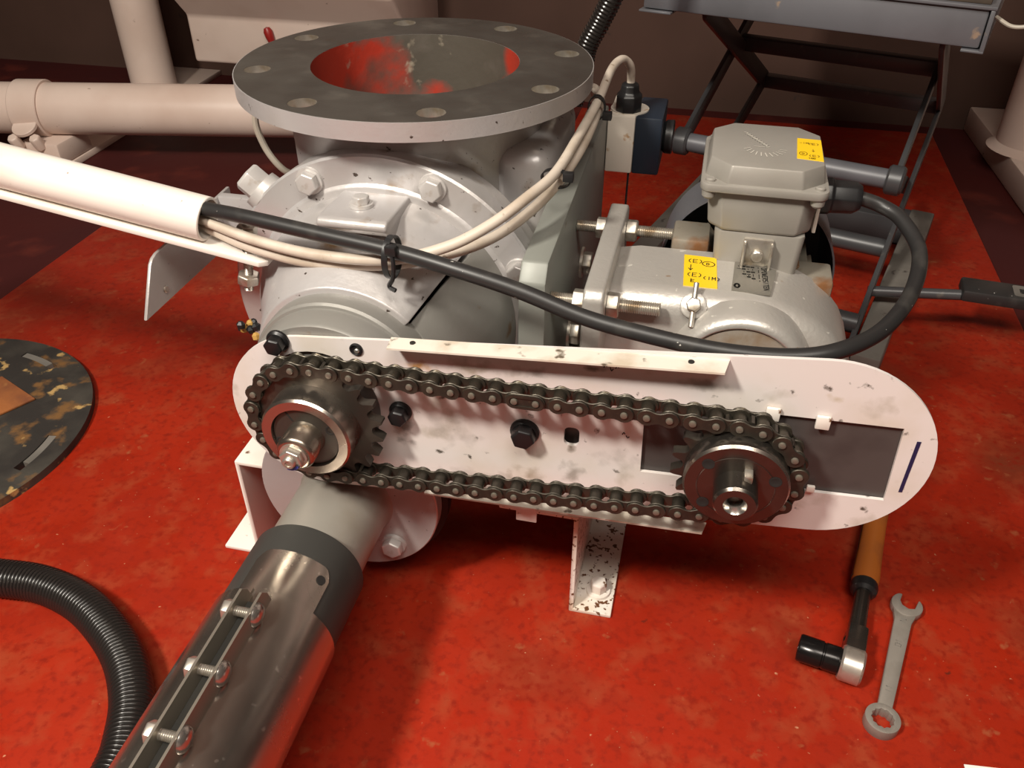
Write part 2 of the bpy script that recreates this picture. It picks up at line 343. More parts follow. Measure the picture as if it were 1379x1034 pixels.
# ------------------------------------------------------------------ rotary valve
AX, AZ = 0.0048, 0.2542
RV = thing('rotary_valve', (0, 0, 0), 'silver rotary valve with open round top flange on white legs', 'valve')
ph0 = 0.4003
fo = circ(0, 0, 0.17, 96); fh = [circ(0.148 * math.cos(ph0 + i * PI / 4), 0.148 * math.sin(ph0 + i * PI / 4), 0.0125, 20) for i in range(8)]
I4 = Matrix.Translation((0, 0, 0.4335))
flg = obj('inlet_flange', plate2d(fo, fh + [circ(0, 0, 0.0995, 64)], 0.0163, I4), CAST, RV, label='round inlet flange with eight bolt holes')
obj('flange_face', plate2d(circ(0, 0, 0.1692, 96), fh + [circ(0, 0, 0.0996, 64)], 0.0005, Matrix.Translation((0, 0, 0.4496))), FACE, flg, label='dark machined sealing face')
for i in range(8):
    a = ph0 + i * PI / 4; c = (0.148 * math.cos(a), 0.148 * math.sin(a), 0.4335)
    obj('bolt_hole', lathe(c, (0, 0, 1), [(0, 0.01245), (0.0164, 0.01245)], 20), ZINC, flg)
# neck with bore
obj('inlet_neck', lathe((0, 0, 0), (0, 0, 1), [(0.28, 0.123), (0.385, 0.1235), (0.41, 0.125), (0.426, 0.131), (0.4336, 0.139)], 64), CAST, RV)
obj('bore_lining', lathe((0, 0, 0), (0, 0, 1), [(0.30, 0.098), (0.4498, 0.0994)], 64), BORE, RV, label='worn red bore lining')
rp = [(AX, AZ)]
m = lathe((AX, -0.095, AZ), (0, 1, 0), [(0, 0), (0, 0.05), (0.19, 0.05), (0.19, 0)], 32)
for k in range(8):
    a = k * PI / 4 + 0.25; d = V((math.cos(a), 0, math.sin(a)))
    m = join(m, prism([(0.04, -0.004), (0.112, -0.004), (0.112, 0.004), (0.04, 0.004)], -0.095, 0.095, frame((AX, 0, AZ), d, (0, 1, 0))))
obj('rotor', m, ROTOR, RV, label='dark rotor vanes inside the bore')
# body and end covers
cut = circ(0, 0, 1)
bv = lathe((AX, -0.118, AZ), (0, 1, 0), [(0, 0.118), (0, 0.154), (0.018, 0.154), (0.021, 0.150)] + [(0.034 + 0.168 * i / 40, 0.137) for i in range(41)] + [(0.215, 0.15), (0.218, 0.154), (0.236, 0.154), (0.236, 0.118)], 144)
def inbore(f): c = sum((V(bv[0][i]) for i in f), V()) / len(f); return c.z > 0.3 and math.hypot(c.x, c.y) < 0.110
obj('valve_body', (bv[0], [f for f in bv[1] if not inbore(f)]), CAST, RV)
cov = obj('front_cover', lathe((AX, -0.1185, AZ), (0, -1, 0), [(0, 0.06), (0, 0.1555), (0.0195, 0.1565), (0.0215, 0.1545), (0.0215, 0.1305), (0.0235, 0.1285), (0.0245, 0.1265), (0.0245, 0.06)], 96), CAST, RV)
obj('rear_cover', lathe((AX, 0.1185, AZ), (0, 1, 0), [(0, 0.0), (0, 0.156), (0.022, 0.156), (0.022, 0.0)], 64), CAST, RV)
for deg in (25, 68.5, 116, 161, 206, 250, 295, 340):
    a = math.radians(deg)
    bolt((AX + 0.142 * math.cos(a), -0.14, AZ + 0.142 * math.sin(a)), (0, -1, 0), 0.0105, 0.0085, PBOLT, RV, 'cover_bolt', 0.0128, ph=0.3)
# boss on the cover
pb = obj('inspection_boss', prism([(-0.141, 0.330), (-0.198, 0.366), (-0.204, 0.372), (-0.203, 0.3765), (-0.199, 0.379), (-0.141, 0.377)], -0.026, 0.036, frame((0, 0, 0), (0, 1, 0), (1, 0, 0))), CAST, RV, bevel=0.004, seg=3)
bolt((0.003, -0.172, 0.3783), (0.0, 0.03, 1), 0.0075, 0.0065, PBOLT, pb, 'boss_bolt', 0.0105, ph=0.4)
# bearing lantern: cone from cover to bearing housing, with a sheet guard over its right opening
def cone_part(a0, a1, r0, r1, th, y0=-0.142, y1=-0.243, n=40):
    L = y0 - y1
    pr = [(0, r0), (L * 0.25, r0 * 0.93 + r1 * 0.07), (L * 0.6, r0 * 0.42 + r1 * 0.58), (L, r1), (L, r1 - th), (0, r0 - th), (0, r0)]
    v, f = lathe((AX, y0, AZ), (0, -1, 0), pr, n, 0, a0, a1)
    k = n + 1
    f += [tuple(i * k for i in range(6)), tuple(i * k + n for i in range(6))[::-1]]
    return v, f
# lathe angles about -Y: measure them from world +x towards +z
_, la, lb = basis((0, -1, 0))
def la_ang(deg):
    d = V((math.cos(math.radians(deg)), 0, math.sin(math.radians(deg)))); return math.atan2(d.dot(lb), d.dot(la))
def span(d0, d1):
    a, b = la_ang(d0), la_ang(d1)
    if (la_ang(1) - la_ang(0)) < 0: a, b = b, a
    while b < a: b += 2 * PI
    return a, b
obj('bearing_lantern', cone_part(*span(45, 232), 0.122, 0.0835, 0.016), CAST, RV, bevel=0.0015)
obj('guard_sheet', cone_part(*span(-48, 43), 0.1265, 0.080, 0.0025, -0.1425, -0.236), CASTD, RV, label='dull grey sheet guard over the lantern opening')
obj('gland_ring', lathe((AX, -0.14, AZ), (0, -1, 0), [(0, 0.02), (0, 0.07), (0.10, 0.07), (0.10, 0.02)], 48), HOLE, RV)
obj('bearing_housing', lathe((AX, -0.236, AZ), (0, -1, 0), [(0, 0.03), (0, 0.0785), (0.022, 0.0785), (0.0242, 0.0768), (0.0245, 0.0745), (0.046, 0.0738), (0.0485, 0.072), (0.0485, 0.02)], 72), CASTD, RV)
# motor mounting plate on the right side, side pad, left fin, left bolts
mp = obj('mounting_plate', prism([(-0.20, 0.14), (-0.20, 0.337), (-0.188, 0.352), (0.17, 0.366), (0.17, 0.14)], 0.1455, 0.1685, frame((0, 0, 0), (0, 1, 0), (1, 0, 0))), PLGREY, RV, bevel=0.002, label='thick grey green side plate')
bolt((0.1685, 0.008, 0.25), (1, 0, 0), 0.0125, 0.010, ZINC, mp, 'plate_bolt', 0.017, ph=0.2)
bolt((0.1685, -0.06, 0.205), (1, 0, 0), 0.0125, 0.010, ZINC, mp, 'plate_bolt', 0.017, ph=0.2)
obj('side_pad', box(0.09, 0.1452, -0.075, 0.09, 0.17, 0.398), CAST, RV, bevel=0.016, seg=4)
ra_ = V((math.cos(math.radians(139)), 0, math.sin(math.radians(139))))
for y in (-0.1215, 0.095):
    bolt(V((AX, y, AZ)) + ra_ * 0.1545, ra_, 0.0150, 0.017, PBOLT, RV, 'side_bolt', 0.0190, ph=0.25, wh=0.009)
fin = obj('side_fin', prism([(-0.207, 0.320), (-0.196, 0.330), (-0.05, 0.335), (-0.05, 0.274), (-0.236, 0.274)] if False else
    [(-0.236, 0.275), (-0.210, 0.318), (-0.205, 0.322), (-0.198, 0.324), (-0.06, 0.330), (-0.06, 0.275)], -0.1925, -0.189, frame((0, 0, 0), (0, 1, 0), (1, 0, 0))), CAST, RV, bevel=0.001, label='flat grey fin plate pointing left')
obj('fin_rivet', rod((-0.189, -0.200, 0.288), (-0.1868, -0.200, 0.288), 0.0035, 12, 0.0008), ZINC, fin)
obj('fin_rivet', rod((-0.189, -0.140, 0.312), (-0.1868, -0.140, 0.312), 0.0035, 12, 0.0008), ZINC, fin)
obj('fin_bracket', box(-0.1892, -0.125, -0.085, -0.075, 0.275, 0.330), CAST, RV, bevel=0.001)
# legs
def leg(xw, sgn, top):
    t = 0.0045
    pr = [(xw, 0.0), (xw + sgn * 0.042, 0.0), (xw + sgn * 0.042, t), (xw + sgn * t, t), (xw + sgn * t, top)]
    pr += [(xw, top)] if sgn > 0 else []
    if sgn > 0:
        pr = [(xw, 0), (xw + 0.042, 0), (xw + 0.042, t), (xw + t, t), (xw + t, top + t), (xw - 0.07, top + t), (xw - 0.07, top), (xw, top)]
    else:
        pr = [(xw, 0), (xw - 0.042, 0), (xw - 0.042, t), (xw - t, t), (xw - t, top + t), (xw + 0.07, top + t), (xw + 0.07, top), (xw, top)]
    return prism(pr, -0.25, -0.06, frame((0, 0, 0), (1, 0, 0), (0, -1, 0)) @ Matrix.Diagonal((1, 1, -1, 1)))
l1 = obj('leg', leg(-0.122, -1, 0.127), WHITE, RV, bevel=0.0012)
l2 = obj('leg', leg(0.2095, 1, 0.127), LEGRUST, RV, bevel=0.0012, label='white bent leg speckled with rust')
bolt((0.235, -0.222, 0.0045), (0, 0, 1), 0.0085, 0.012, WHITE, l2, 'anchor_bolt', 0.0125, ph=0.2, wh=0.003)
bolt((-0.145, -0.12, 0.0045), (0, 0, 1), 0.0085, 0.012, WHITE, l1, 'anchor_bolt', 0.0125, ph=0.2, wh=0.003)
for x in (-0.09, 0.17): obj('saddle', box(x - 0.05, x + 0.018 if x > 0 else x + 0.05, -0.10, 0.09, 0.132, 0.19), CAST, RV, bevel=0.003)
obj('outlet_box', box(-0.075, 0.065, -0.235, 0.235, 0.06, 0.175), CASTD, RV, bevel=0.01)
# ------------------------------------------------------------------ chain guard back plate
CG = thing('chain_guard', (0.19, -0.287, 0.16), 'white oblong chain guard back plate smudged with grease', 'chain guard')
slot = [(0.262, 0.302), (0.4417, 0.3072), (0.4446, 0.2388), (0.2642, 0.2311)]
outer = hull((-0.006, 0.2405), 0.077, (0.3895, 0.2765), 0.0795, 32)
obj('back_plate', plate2d(outer, [circ(0.0, 0.2542, 0.0505, 48), slot[::-1], rrect(0.2025, 0.2145, 0.2475, 0.2655, 0.0045)], 0.003, FY(-0.285)), PLATE, CG, smooth=20)
obj('slide_panel', prism([(0.255, 0.312), (0.45, 0.315), (0.453, 0.232), (0.258, 0.224)], 0, 0.0008, FY(-0.2838)), PANEL, CG, label='dark brown sliding panel behind the slot')
obj('lower_shadow_panel', prism(rrect(0.192, 0.225, 0.235, 0.275, 0.003), 0, 0.001, FY(-0.2775)), PANEL, CG)  # dark sheet standing in for the shade behind the small slot
bpy.data.objects['lower_shadow_panel'].name = 'slot_shade_panel'
def lip(xa, za, xb, zb, d, t=0.0016):
    L = math.hypot(xb - xa, zb - za); M = frame((xa, -0.288, za), (xb - xa, 0, zb - za), (-(zb - za), 0, xb - xa))
    return prism([(0, 0), (L, 0), (L - 0.003, -d), (0.0015, -d * 0.9)], -t, 0, M)
def fixlip(m): return m
obj('upper_lip', lip(0.0662, 0.3285, 0.3166, 0.3465, 0.017), LIPM, CG, smooth=20, label='folded upper lip with dirty front edge')
obj('lower_lip', lip(0.085, 0.1805, 0.3215, 0.1875, 0.0125), LIPM, CG, smooth=20, label='folded lower lip with rust stains')
for x, z in ((0.0855, 0.3300), (0.2905, 0.3447)):
    obj('rivet_hole', rod((x, -0.2945, z - 0.0005), (x, -0.2945, z + 0.0008), 0.0022, 12), INK, CG)
for x, z, r in ((-0.0297, 0.3116, 0.0095), (0.0682, 0.2576, 0.0095), (0.1712, 0.2556, 0.0118)):
    b = obj('flange_bolt', hexa((x, -0.288 - 0.003, z), (0.06, -1, 0), r * 0.84, 0.010, 0.2), BLACKB, CG, bevel=0.0007, smooth=25)
    obj('bolt_flange', lathe((x, -0.288, z), (0, -1, 0), [(0, 0), (0, r), (0.0022, r), (0.004, r * 0.82), (0.004, 0)], 28), BLACKB, b)
sc = obj('set_screw', lathe((0.0362, -0.2875, 0.313), (0, -1, 0), [(0, 0), (0, 0.0055), (0.0018, 0.0055), (0.0024, 0.0045), (0.0012, 0.0028), (0.0012, 0)], 20), BLACKB, CG)
obj('screw_tip', rod((0.0370, -0.2885, 0.3122), (0.0370, -0.2905, 0.3122), 0.0022, 12, 0.0005), ZINC, sc)
for x, z in ((0.3527, 0.3060), (0.3875, 0.3045)):
    obj('panel_clip', box(x - 0.005, x + 0.005, -0.2915, -0.2885, z - 0.0055, z + 0.0055), WHITE, CG, bevel=0.0008)
obj('panel_clip', box(0.3885, 0.3945, -0.2915, -0.2885, 0.2385, 0.2445), WHITE, CG, bevel=0.0008)
obj('marker_line', prism([(0.4525, 0.2977), (0.4553, 0.2979), (0.4547, 0.2497), (0.4522, 0.2495)], 0, 0.0003, FY(-0.2881)), INKB, CG, label='dark blue marker stroke')
obj('lower_tab', box(0.164, 0.182, -0.2876, -0.2852, 0.1545, 0.1795), PLATE, CG, bevel=0.0006)
obj('marker_scribble', join(*[tube(spline([(x, -0.28815, z), (x + dx, -0.28815, z + dz), (x + 2 * dx, -0.28815, z + dz * 0.4)], 4), 0.0004, 5) for x, z, dx, dz in
    ((0.2295, 0.326, 0.001, 0.003), (0.234, 0.327, 0.0012, -0.003), (0.238, 0.3265, 0.0012, 0.0022), (0.2475, 0.266, 0.001, 0.0022), (0.2505, 0.2655, 0.0012, -0.002))]), INK, CG, label='small faint pen marks')

# ------------------------------------------------------------------ sprockets
def teeth(nt, R, y0, y1, cx, cz, ph, bore):
    pts = []
    for k in range(nt):
        a = ph + 2 * PI * k / nt; s = 2 * PI / nt
        for da, r in ((-0.24, R - 0.0035), (-0.12, R - 0.0050), (0.0, R - 0.0053), (0.12, R - 0.0050), (0.24, R - 0.0035), (0.36, R + 0.0015), (0.44, R + 0.0040), (0.56, R + 0.0040), (0.64, R + 0.0015)):
            pts.append((cx + r * math.cos(a + da * s), cz + r * math.sin(a + da * s)))
    return plate2d(pts, [circ(cx, cz, bore, 32)], y0 - y1, FY(y0))
RX, RZ = 0.3331, 0.2673
RL, RR = 0.0532, 0.0432
YC = -0.3100
# chain path
d = math.hypot(RX - AX, RZ - AZ); th = math.atan2(RZ - AZ, RX - AX); be = math.acos((RL - RR) / d)
uL = (AX + RL * math.cos(th + be), AZ + RL * math.sin(th + be)); uR = (RX + RR * math.cos(th + be), RZ + RR * math.sin(th + be))
dL = (AX + RL * math.cos(th - be), AZ + RL * math.sin(th - be)); dR = (RX + RR * math.cos(th - be), RZ + RR * math.sin(th - be))
Lt = math.hypot(uR[0] - uL[0], uR[1] - uL[1]); arcR = RR * 2 * be; arcL = RL * (2 * PI - 2 * be)
tot = 2 * Lt + arcR + arcL
NP = int(round(tot / 0.015875 / 2)) * 2; pitch = tot / NP
def chain_at(s):
    s %= tot
    if s < Lt: t = s / Lt; return V((uL[0] + (uR[0] - uL[0]) * t, YC, uL[1] + (uR[1] - uL[1]) * t - 0.0016 * math.sin(PI * t)))
    s -= Lt
    if s < arcR: a = th + be - s / RR; return V((RX + RR * math.cos(a), YC, RZ + RR * math.sin(a)))
    s -= arcR
    if s < Lt: t = s / Lt; return V((dR[0] + (dL[0] - dR[0]) * t, YC, dR[1] + (dL[1] - dR[1]) * t - 0.001 * math.sin(PI * t)))
    s -= Lt
    a = th - be - s / RL; return V((AX + RL * math.cos(a), YC, AZ + RL * math.sin(a)))
s0 = (0.0411 - uL[0]) / (uR[0] - uL[0]) * Lt
PINS = [chain_at(s0 + pitch * i) for i in range(NP)]
def nearphase(cx, cz, R):
    best = min(PINS, key=lambda p: abs(math.hypot(p.x - cx, p.z - cz) - R) + (0 if (p.x - 0.17) * (cx - 0.17) > 0 else 9) + (0 if abs(p.x - cx) > R * 0.6 else 0.02))
    return math.atan2(best.z - cz, best.x - cx)
S1 = thing('sprocket', (AX, -0.31, AZ), 'larger sprocket with bright hub ring on the left shaft', 'sprocket')
obj('tooth_ring', teeth(21, RL, -0.3058, -0.3142, AX, AZ, nearphase(AX, AZ, RL), 0.018), SPROC, S1, smooth=30)
obj('hub', lathe((AX, -0.3142, AZ), (0, -1, 0), [(-0.02, 0.015), (-0.02, 0.035), (0, 0.0372), (0.0190, 0.0372), (0.0210, 0.0356), (0.0210, 0.0282), (0.0165, 0.0278), (0.0165, 0.015)], 72), HUBB, S1, label='bright machined hub ring')
bs = obj('taper_bush', lathe((AX, -0.3142, AZ), (0, -1, 0), [(0.0, 0.014), (0.0, 0.0277), (0.0172, 0.0277), (0.0182, 0.0270), (0.0182, 0.014)], 60), BUSH, S1, label='dark split taper bush')
for deg in (25, 265, 200):
    a = math.radians(deg); p = (AX + 0.0240 * math.cos(a), -0.3323, AZ + 0.0240 * math.sin(a))
    g = obj('bush_screw', lathe(p, (0, -1, 0), [(0, 0), (0, 0.0042), (0.0004, 0.0042), (0.0004, 0.0030), (0.0001, 0.0028), (0.0001, 0)], 18), HOLE, bs)
a = math.radians(122)
obj('bush_split', prism([(0.0168, -0.0006), (0.0275, -0.0006), (0.0275, 0.0006), (0.0168, 0.0006)], 0.3322, 0.3327, frame((AX, 0, AZ), (math.cos(a), 0, math.sin(a)), (0, -1, 0))), HOLE, bs)
sh = obj('shaft', lathe((AX, -0.25, AZ), (0, -1, 0), [(0, 0), (0, 0.0155), (0.1020, 0.0155), (0.1042, 0.0140), (0.105, 0.0122), (0.105, 0)], 48), SHAFT, S1, label='plain steel shaft end')
obj('shaft_washer', lathe((AX, -0.3551, AZ), (0, -1, 0), [(0, 0), (0, 0.0112), (0.0014, 0.0112), (0.0014, 0)], 32), ZINC, sh)
obj('lock_nut', hexa((AX, -0.3565, AZ), (0, -1, 0), 0.0096, 0.0060, 0.35), ZINC, sh, bevel=0.0006, smooth=25)
st = obj('stud_end', thread((AX, -0.3610, AZ), (AX, -0.3652, AZ), 0.0052, 0.0014), ZINC, sh)
obj('stud_tip', lathe((AX, -0.3652, AZ), (0, -1, 0), [(0, 0.0050), (0.0008, 0.0042), (0.0008, 0.0026), (-0.0015, 0.0022), (-0.0015, 0)], 18), ZINC, sh)
obj('nut_ring', lathe((AX, -0.3624, AZ), (0, -1, 0), [(0, 0.0085), (0.0013, 0.0078), (0.0013, 0.0058)], 24, 0, 3.5, 5.1), mat('blue_lock_ring', (0.02, 0.04, 0.22), 0.4), sh, label='blue nylon lock ring')

S2 = thing('sprocket', (RX, -0.31, RZ), 'smaller sprocket with blackened hub on the right shaft', 'sprocket')
obj('tooth_ring', teeth(17, RR, -0.3058, -0.3142, RX, RZ, nearphase(RX, RZ, RR), 0.016), SPROC, S2, smooth=30)
obj('hub', lathe((RX, -0.3142, RZ), (0, -1, 0), [(-0.02, 0.014), (-0.02, 0.030), (0, 0.0372), (0.0140, 0.0372), (0.0160, 0.0358), (0.0160, 0.0275), (0.01575, 0.0272), (0.01575, 0.014)], 72), HUBD, S2)
bs = obj('taper_bush', lathe((RX, -0.3142, RZ), (0, -1, 0), [(0.0, 0.013), (0.0, 0.0270), (0.0157, 0.0270), (0.0160, 0.0266), (0.0160, 0.013)], 60), HUBD, S2)
for deg in (22, 140, 222):
    a = math.radians(deg); p = (RX + 0.0278 * math.cos(a), -0.3303, RZ + 0.0278 * math.sin(a))
    g = obj('bush_screw', lathe(p, (0, -1, 0), [(0, 0), (0, 0.0045), (0.0003, 0.0045), (0.0003, 0.0034), (0.0001, 0.0028), (0.0001, 0)], 18), HOLE, bs)
sh = obj('shaft', lathe((RX, -0.20, RZ), (0, -1, 0), [(0, 0), (0, 0.0155), (0.1475, 0.0155), (0.1492, 0.0140), (0.1494, 0.0082), (0.1450, 0.0052), (0.1390, 0.0046), (0.1390, 0)], 48), HUBD, S2, label='dark shaft end with bright centre hole')
obj('centre_hole', lathe((RX, -0.3490, RZ), (0, -1, 0), [(0.0006, 0.0082), (-0.0038, 0.0052), (-0.0095, 0.0048), (-0.0095, 0)], 36), CHROME, sh)
obj('shaft_bevel', lathe((RX, -0.3474, RZ), (0, -1, 0), [(0, 0.01555), (0.0018, 0.0140)], 48), HUBB, sh)
obj('hub_bevel', lathe((RX, -0.3281, RZ), (0, -1, 0), [(0, 0.0373), (0.0022, 0.0358)], 72), HUBB, S2)
obj('shaft_key', box(RX + 0.0035, RX + 0.0095, -0.339, -0.326, RZ + 0.0125, RZ + 0.0185), ZINC, S2, bevel=0.0008)

# ------------------------------------------------------------------ roller chain
CH = thing('roller_chain', (0.17, YC, 0.20), 'oily dark roller chain looped around both sprockets', 'chain')
hp = pitch / 2
def fig8(r, waist, n=12):
    pts = [(hp + r * math.cos(a), r * math.sin(a)) for a in [-2.2 + 4.4 * i / n for i in range(n + 1)]]
    pts += [(0.0012, waist), (-0.0012, waist)]
    pts += [(-hp + r * math.cos(a), r * math.sin(a)) for a in [PI - 2.2 + 4.4 * i / n for i in range(n + 1)]]
    pts += [(-0.0012, -waist), (0.0012, -waist)]
    return pts
def oval(r, n=12):
    return [(hp + r * math.cos(-PI / 2 + PI * i / n), r * math.sin(-PI / 2 + PI * i / n)) for i in range(n + 1)] + \
           [(-hp + r * math.cos(PI / 2 + PI * i / n), r * math.sin(PI / 2 + PI * i / n)) for i in range(n + 1)]
FL = frame((0, 0, 0), (1, 0, 0), (0, -1, 0))
me_out = mesh('outer_link', join(prism(fig8(0.0069, 0.0047), 0.0070, 0.0086, FL), prism(fig8(0.0069, 0.0047), -0.0086, -0.0070, FL)), CHAIN, 0.0004, 30, 1)
me_in = mesh('inner_link', join(prism(fig8(0.0072, 0.0050), 0.0050, 0.0066, FL), prism(fig8(0.0072, 0.0050), -0.0066, -0.0050, FL)), CHAIN, 0.0004, 30, 1)
me_con = mesh('connecting_link', join(prism(oval(0.0069), 0.0070, 0.0084, FL), prism(fig8(0.0069, 0.0047), -0.0086, -0.0070, FL)), CHAIN, 0.0004, 30, 1)
me_clip = mesh('spring_clip', plate2d(oval(0.0060), [oval(0.0036)], 0.0008, frame((0, -0.0084, 0), (1, 0, 0), (0, -1, 0))), CHAIN, 0, 30)
me_pin = mesh('pin', lathe((0, 0.0094, 0), (0, -1, 0), [(0, 0), (0, 0.0025), (0.0180, 0.0027), (0.0192, 0.0025), (0.0195, 0.0018), (0.0195, 0)], 12), PINM)
me_rol = mesh('roller', lathe((0, 0.0049, 0), (0, -1, 0), [(0, 0.0027), (0, 0.0048), (0.0005, 0.0051), (0.0093, 0.0051), (0.0098, 0.0048), (0.0098, 0.0027)], 18), CHAIN)
base = V(CH.location)
for i in range(NP):
    a, b = PINS[i], PINS[(i + 1) % NP]; c = (a + b) / 2; dv = b - a
    outr = i % 2 == 0; con = i == 8
    o = bpy.data.objects.new('connecting_link' if con else 'outer_link' if outr else 'inner_link', me_con if con else me_out if outr else me_in)
    if con: o['label'] = 'straight connecting link with spring clip'
    COL.objects.link(o); o.parent = CH; o.location = c - base; o.rotation_euler = (0, -math.atan2(dv.z, dv.x), 0)
    for sx in (-hp, hp):
        q = bpy.data.objects.new('pin' if outr else 'roller', me_pin if outr else me_rol); COL.objects.link(q); q.parent = o; q.location = (sx, 0, 0)
    if con:
        q = bpy.data.objects.new('spring_clip', me_clip); COL.objects.link(q); q.parent = o

# ------------------------------------------------------------------ gear motor
GM = thing('gear_motor', (0.33, -0.05, 0.0), 'silver gear motor with grey terminal box and yellow labels', 'motor')
GX, GZ = 0.333, 0.262
def gearprof(dr=0.0, dx=0.0):
    o = [(0.2165 + dx, 0.200 + dr), (0.2165 + dx, 0.318 - dr), (0.235, 0.3215 - dr), (0.30, 0.3222 - dr)]
    o += [(0.330 + (0.1010 - dr) * math.cos(a), 0.240 + (0.0825 - dr) * math.sin(a)) for a in [math.radians(90 - 12 * i) for i in range(21)]]
    o += [(0.25, 0.170 + dr)]
    return o
def shell(profs, ys):
    v = []; f = []; n = len(profs[0])
    for p, y in zip(profs, ys): v += [(x, y, z) for x, z in p]
    for k in range(len(profs) - 1):
        for i in range(n):
            j = (i + 1) % n; f.append((k * n + i, k * n + j, (k + 1) * n + j, (k + 1) * n + i))
    f += [tuple(range(n)), tuple(range((len(profs) - 1) * n, len(profs) * n))]
    return v, f
drs = [(0.004, -0.076), (0.0, -0.080)] + [(0.021 * (1 - math.cos(t)), -0.147 - 0.021 * math.sin(t)) for t in [PI / 2 * i / 6 for i in range(7)]]
gb = obj('gearbox', shell([gearprof(q) for q, _ in drs], [y for _, y in drs]), GEAR, GM, smooth=40)
obj('output_boss', lathe((GX, -0.160, GZ), (0, -1, 0), [(0, 0), (0, 0.0603), (0.008, 0.0600), (0.016, 0.0585), (0.022, 0.0565), (0.026, 0.0535), (0.0275, 0.050), (0.0265, 0.048), (0.0245, 0.047), (0.0245, 0.0)], 64), GEAR, GM, smooth=50)
obj('boss_face', lathe((GX, -0.1846, GZ), (0, -1, 0), [(0, 0.0), (0, 0.0468), (0.0006, 0.0464), (0.0006, 0.0)], 64), RUSTDISH, GM, label='rust dusted round boss face')
obj('mounting_foot', prism([(-0.205, 0.17), (-0.205, 0.331), (-0.198, 0.338), (-0.030, 0.3385), (-0.0225, 0.332), (-0.0225, 0.17)], 0.1995, 0.2172, frame((0, 0, 0), (0, 1, 0), (1, 0, 0))), GEAR, GM, bevel=0.003, seg=3)
obj('foot_web', prism([(-0.120, 0.20), (-0.120, 0.321), (-0.085, 0.318), (-0.05, 0.300), (-0.05, 0.20)], 0.2172, 0.262, frame((0, 0, 0), (0, 1, 0), (1, 0, 0))), GEAR, GM, bevel=0.004)
for y, z in ((-0.040, 0.316), (-0.177, 0.313)):
    r = obj('threaded_rod', thread((0.1688, y, z), (0.262, y, z + 0.0005), 0.0058, 0.0018), ZINC, GM)
    obj('nut', hexa((0.1885, y, z), (1, 0, 0), 0.0108, 0.0105, 0.25), ZINC, r, bevel=0.0006, smooth=25)
    obj('nut', hexa((0.2175, y, z), (1, 0, 0), 0.0112, 0.0105, 0.25), ZINC, r, bevel=0.0006, smooth=25)
for y, z in ((-0.046, 0.20), (-0.176, 0.20)):
    r = obj('threaded_rod', thread((0.1688, y, z), (0.262, y, z), 0.0058, 0.0018), ZINC, GM)
    obj('nut', hexa((0.2175, y, z), (1, 0, 0), 0.0112, 0.0105, 0.25), ZINC, r, bevel=0.0006, smooth=25)
# oil plug with wing bar
pa = V((0, -0.8, 0.6)); pp = V((0.2885, -0.1640, 0.3135))
op = obj('oil_plug', lathe(pp, pa, [(-0.002, 0), (-0.002, 0.0112), (0.0022, 0.0112), (0.003, 0.0100), (0.003, 0)], 28), GEAR, GM)
pc = pp + pa * 0.003
obj('plug_hex', hexa(pc, pa, 0.0066, 0.006, 0.2), ZINC, op, bevel=0.0005, smooth=25)
up = V((0, 0.6, 0.8))
obj('plug_bar', join(rod(pc + up * 0.004 + pa * 0.002, pc + up * 0.019 + pa * 0.002, 0.0023, 12, 0.0006), rod(pc - up * 0.005 + pa * 0.002, pc - up * 0.019 + pa * 0.002, 0.0023, 12, 0.0006)), ZINC, op)
# labels on gearbox top
def tilt(x, y, z): return (x, y, z)
def flat(poly, t, z): return prism(poly, 0, t, Matrix.Translation((0, 0, z)))
def decal(name, poly, z, material, parent, label=None, t=0.0004):
    return obj(name, flat(poly, t, z), material, parent, label=label, smooth=0)
def ztop(): return 0.3558
# small top pads carry the flat labels
yl = decal('yellow_label', [(0.2778, -0.1470), (0.3063, -0.1470), (0.3037, -0.0925), (0.2753, -0.0917)], 0.3219, YELLOW, gb, 'yellow warning label on the gearbox', 0.0012)
np_ = decal('nameplate', [(0.3180, -0.1475), (0.3500, -0.1485), (0.3557, -0.1030), (0.3200, -0.0930)], 0.3219, NAMEP, gb, 'grey nameplate with small black print', 0.0012)
def strokes(lines, z, r=0.0003):
    out = []
    for ln in lines:
        for (x0, y0), (x1, y1) in zip(ln, ln[1:]):
            d = V((x1 - x0, y1 - y0, 0)); L = d.length
            if L < 1e-7: continue
            n = V((-d.y, d.x, 0)) / L * r
            a = V((x0, y0, z)); b = V((x1, y1, z)); e = d / L * r
            out.append(([a - e - n, b + e - n, b + e + n, a - e + n], [(0, 1, 2, 3)]))
    return join(*out)
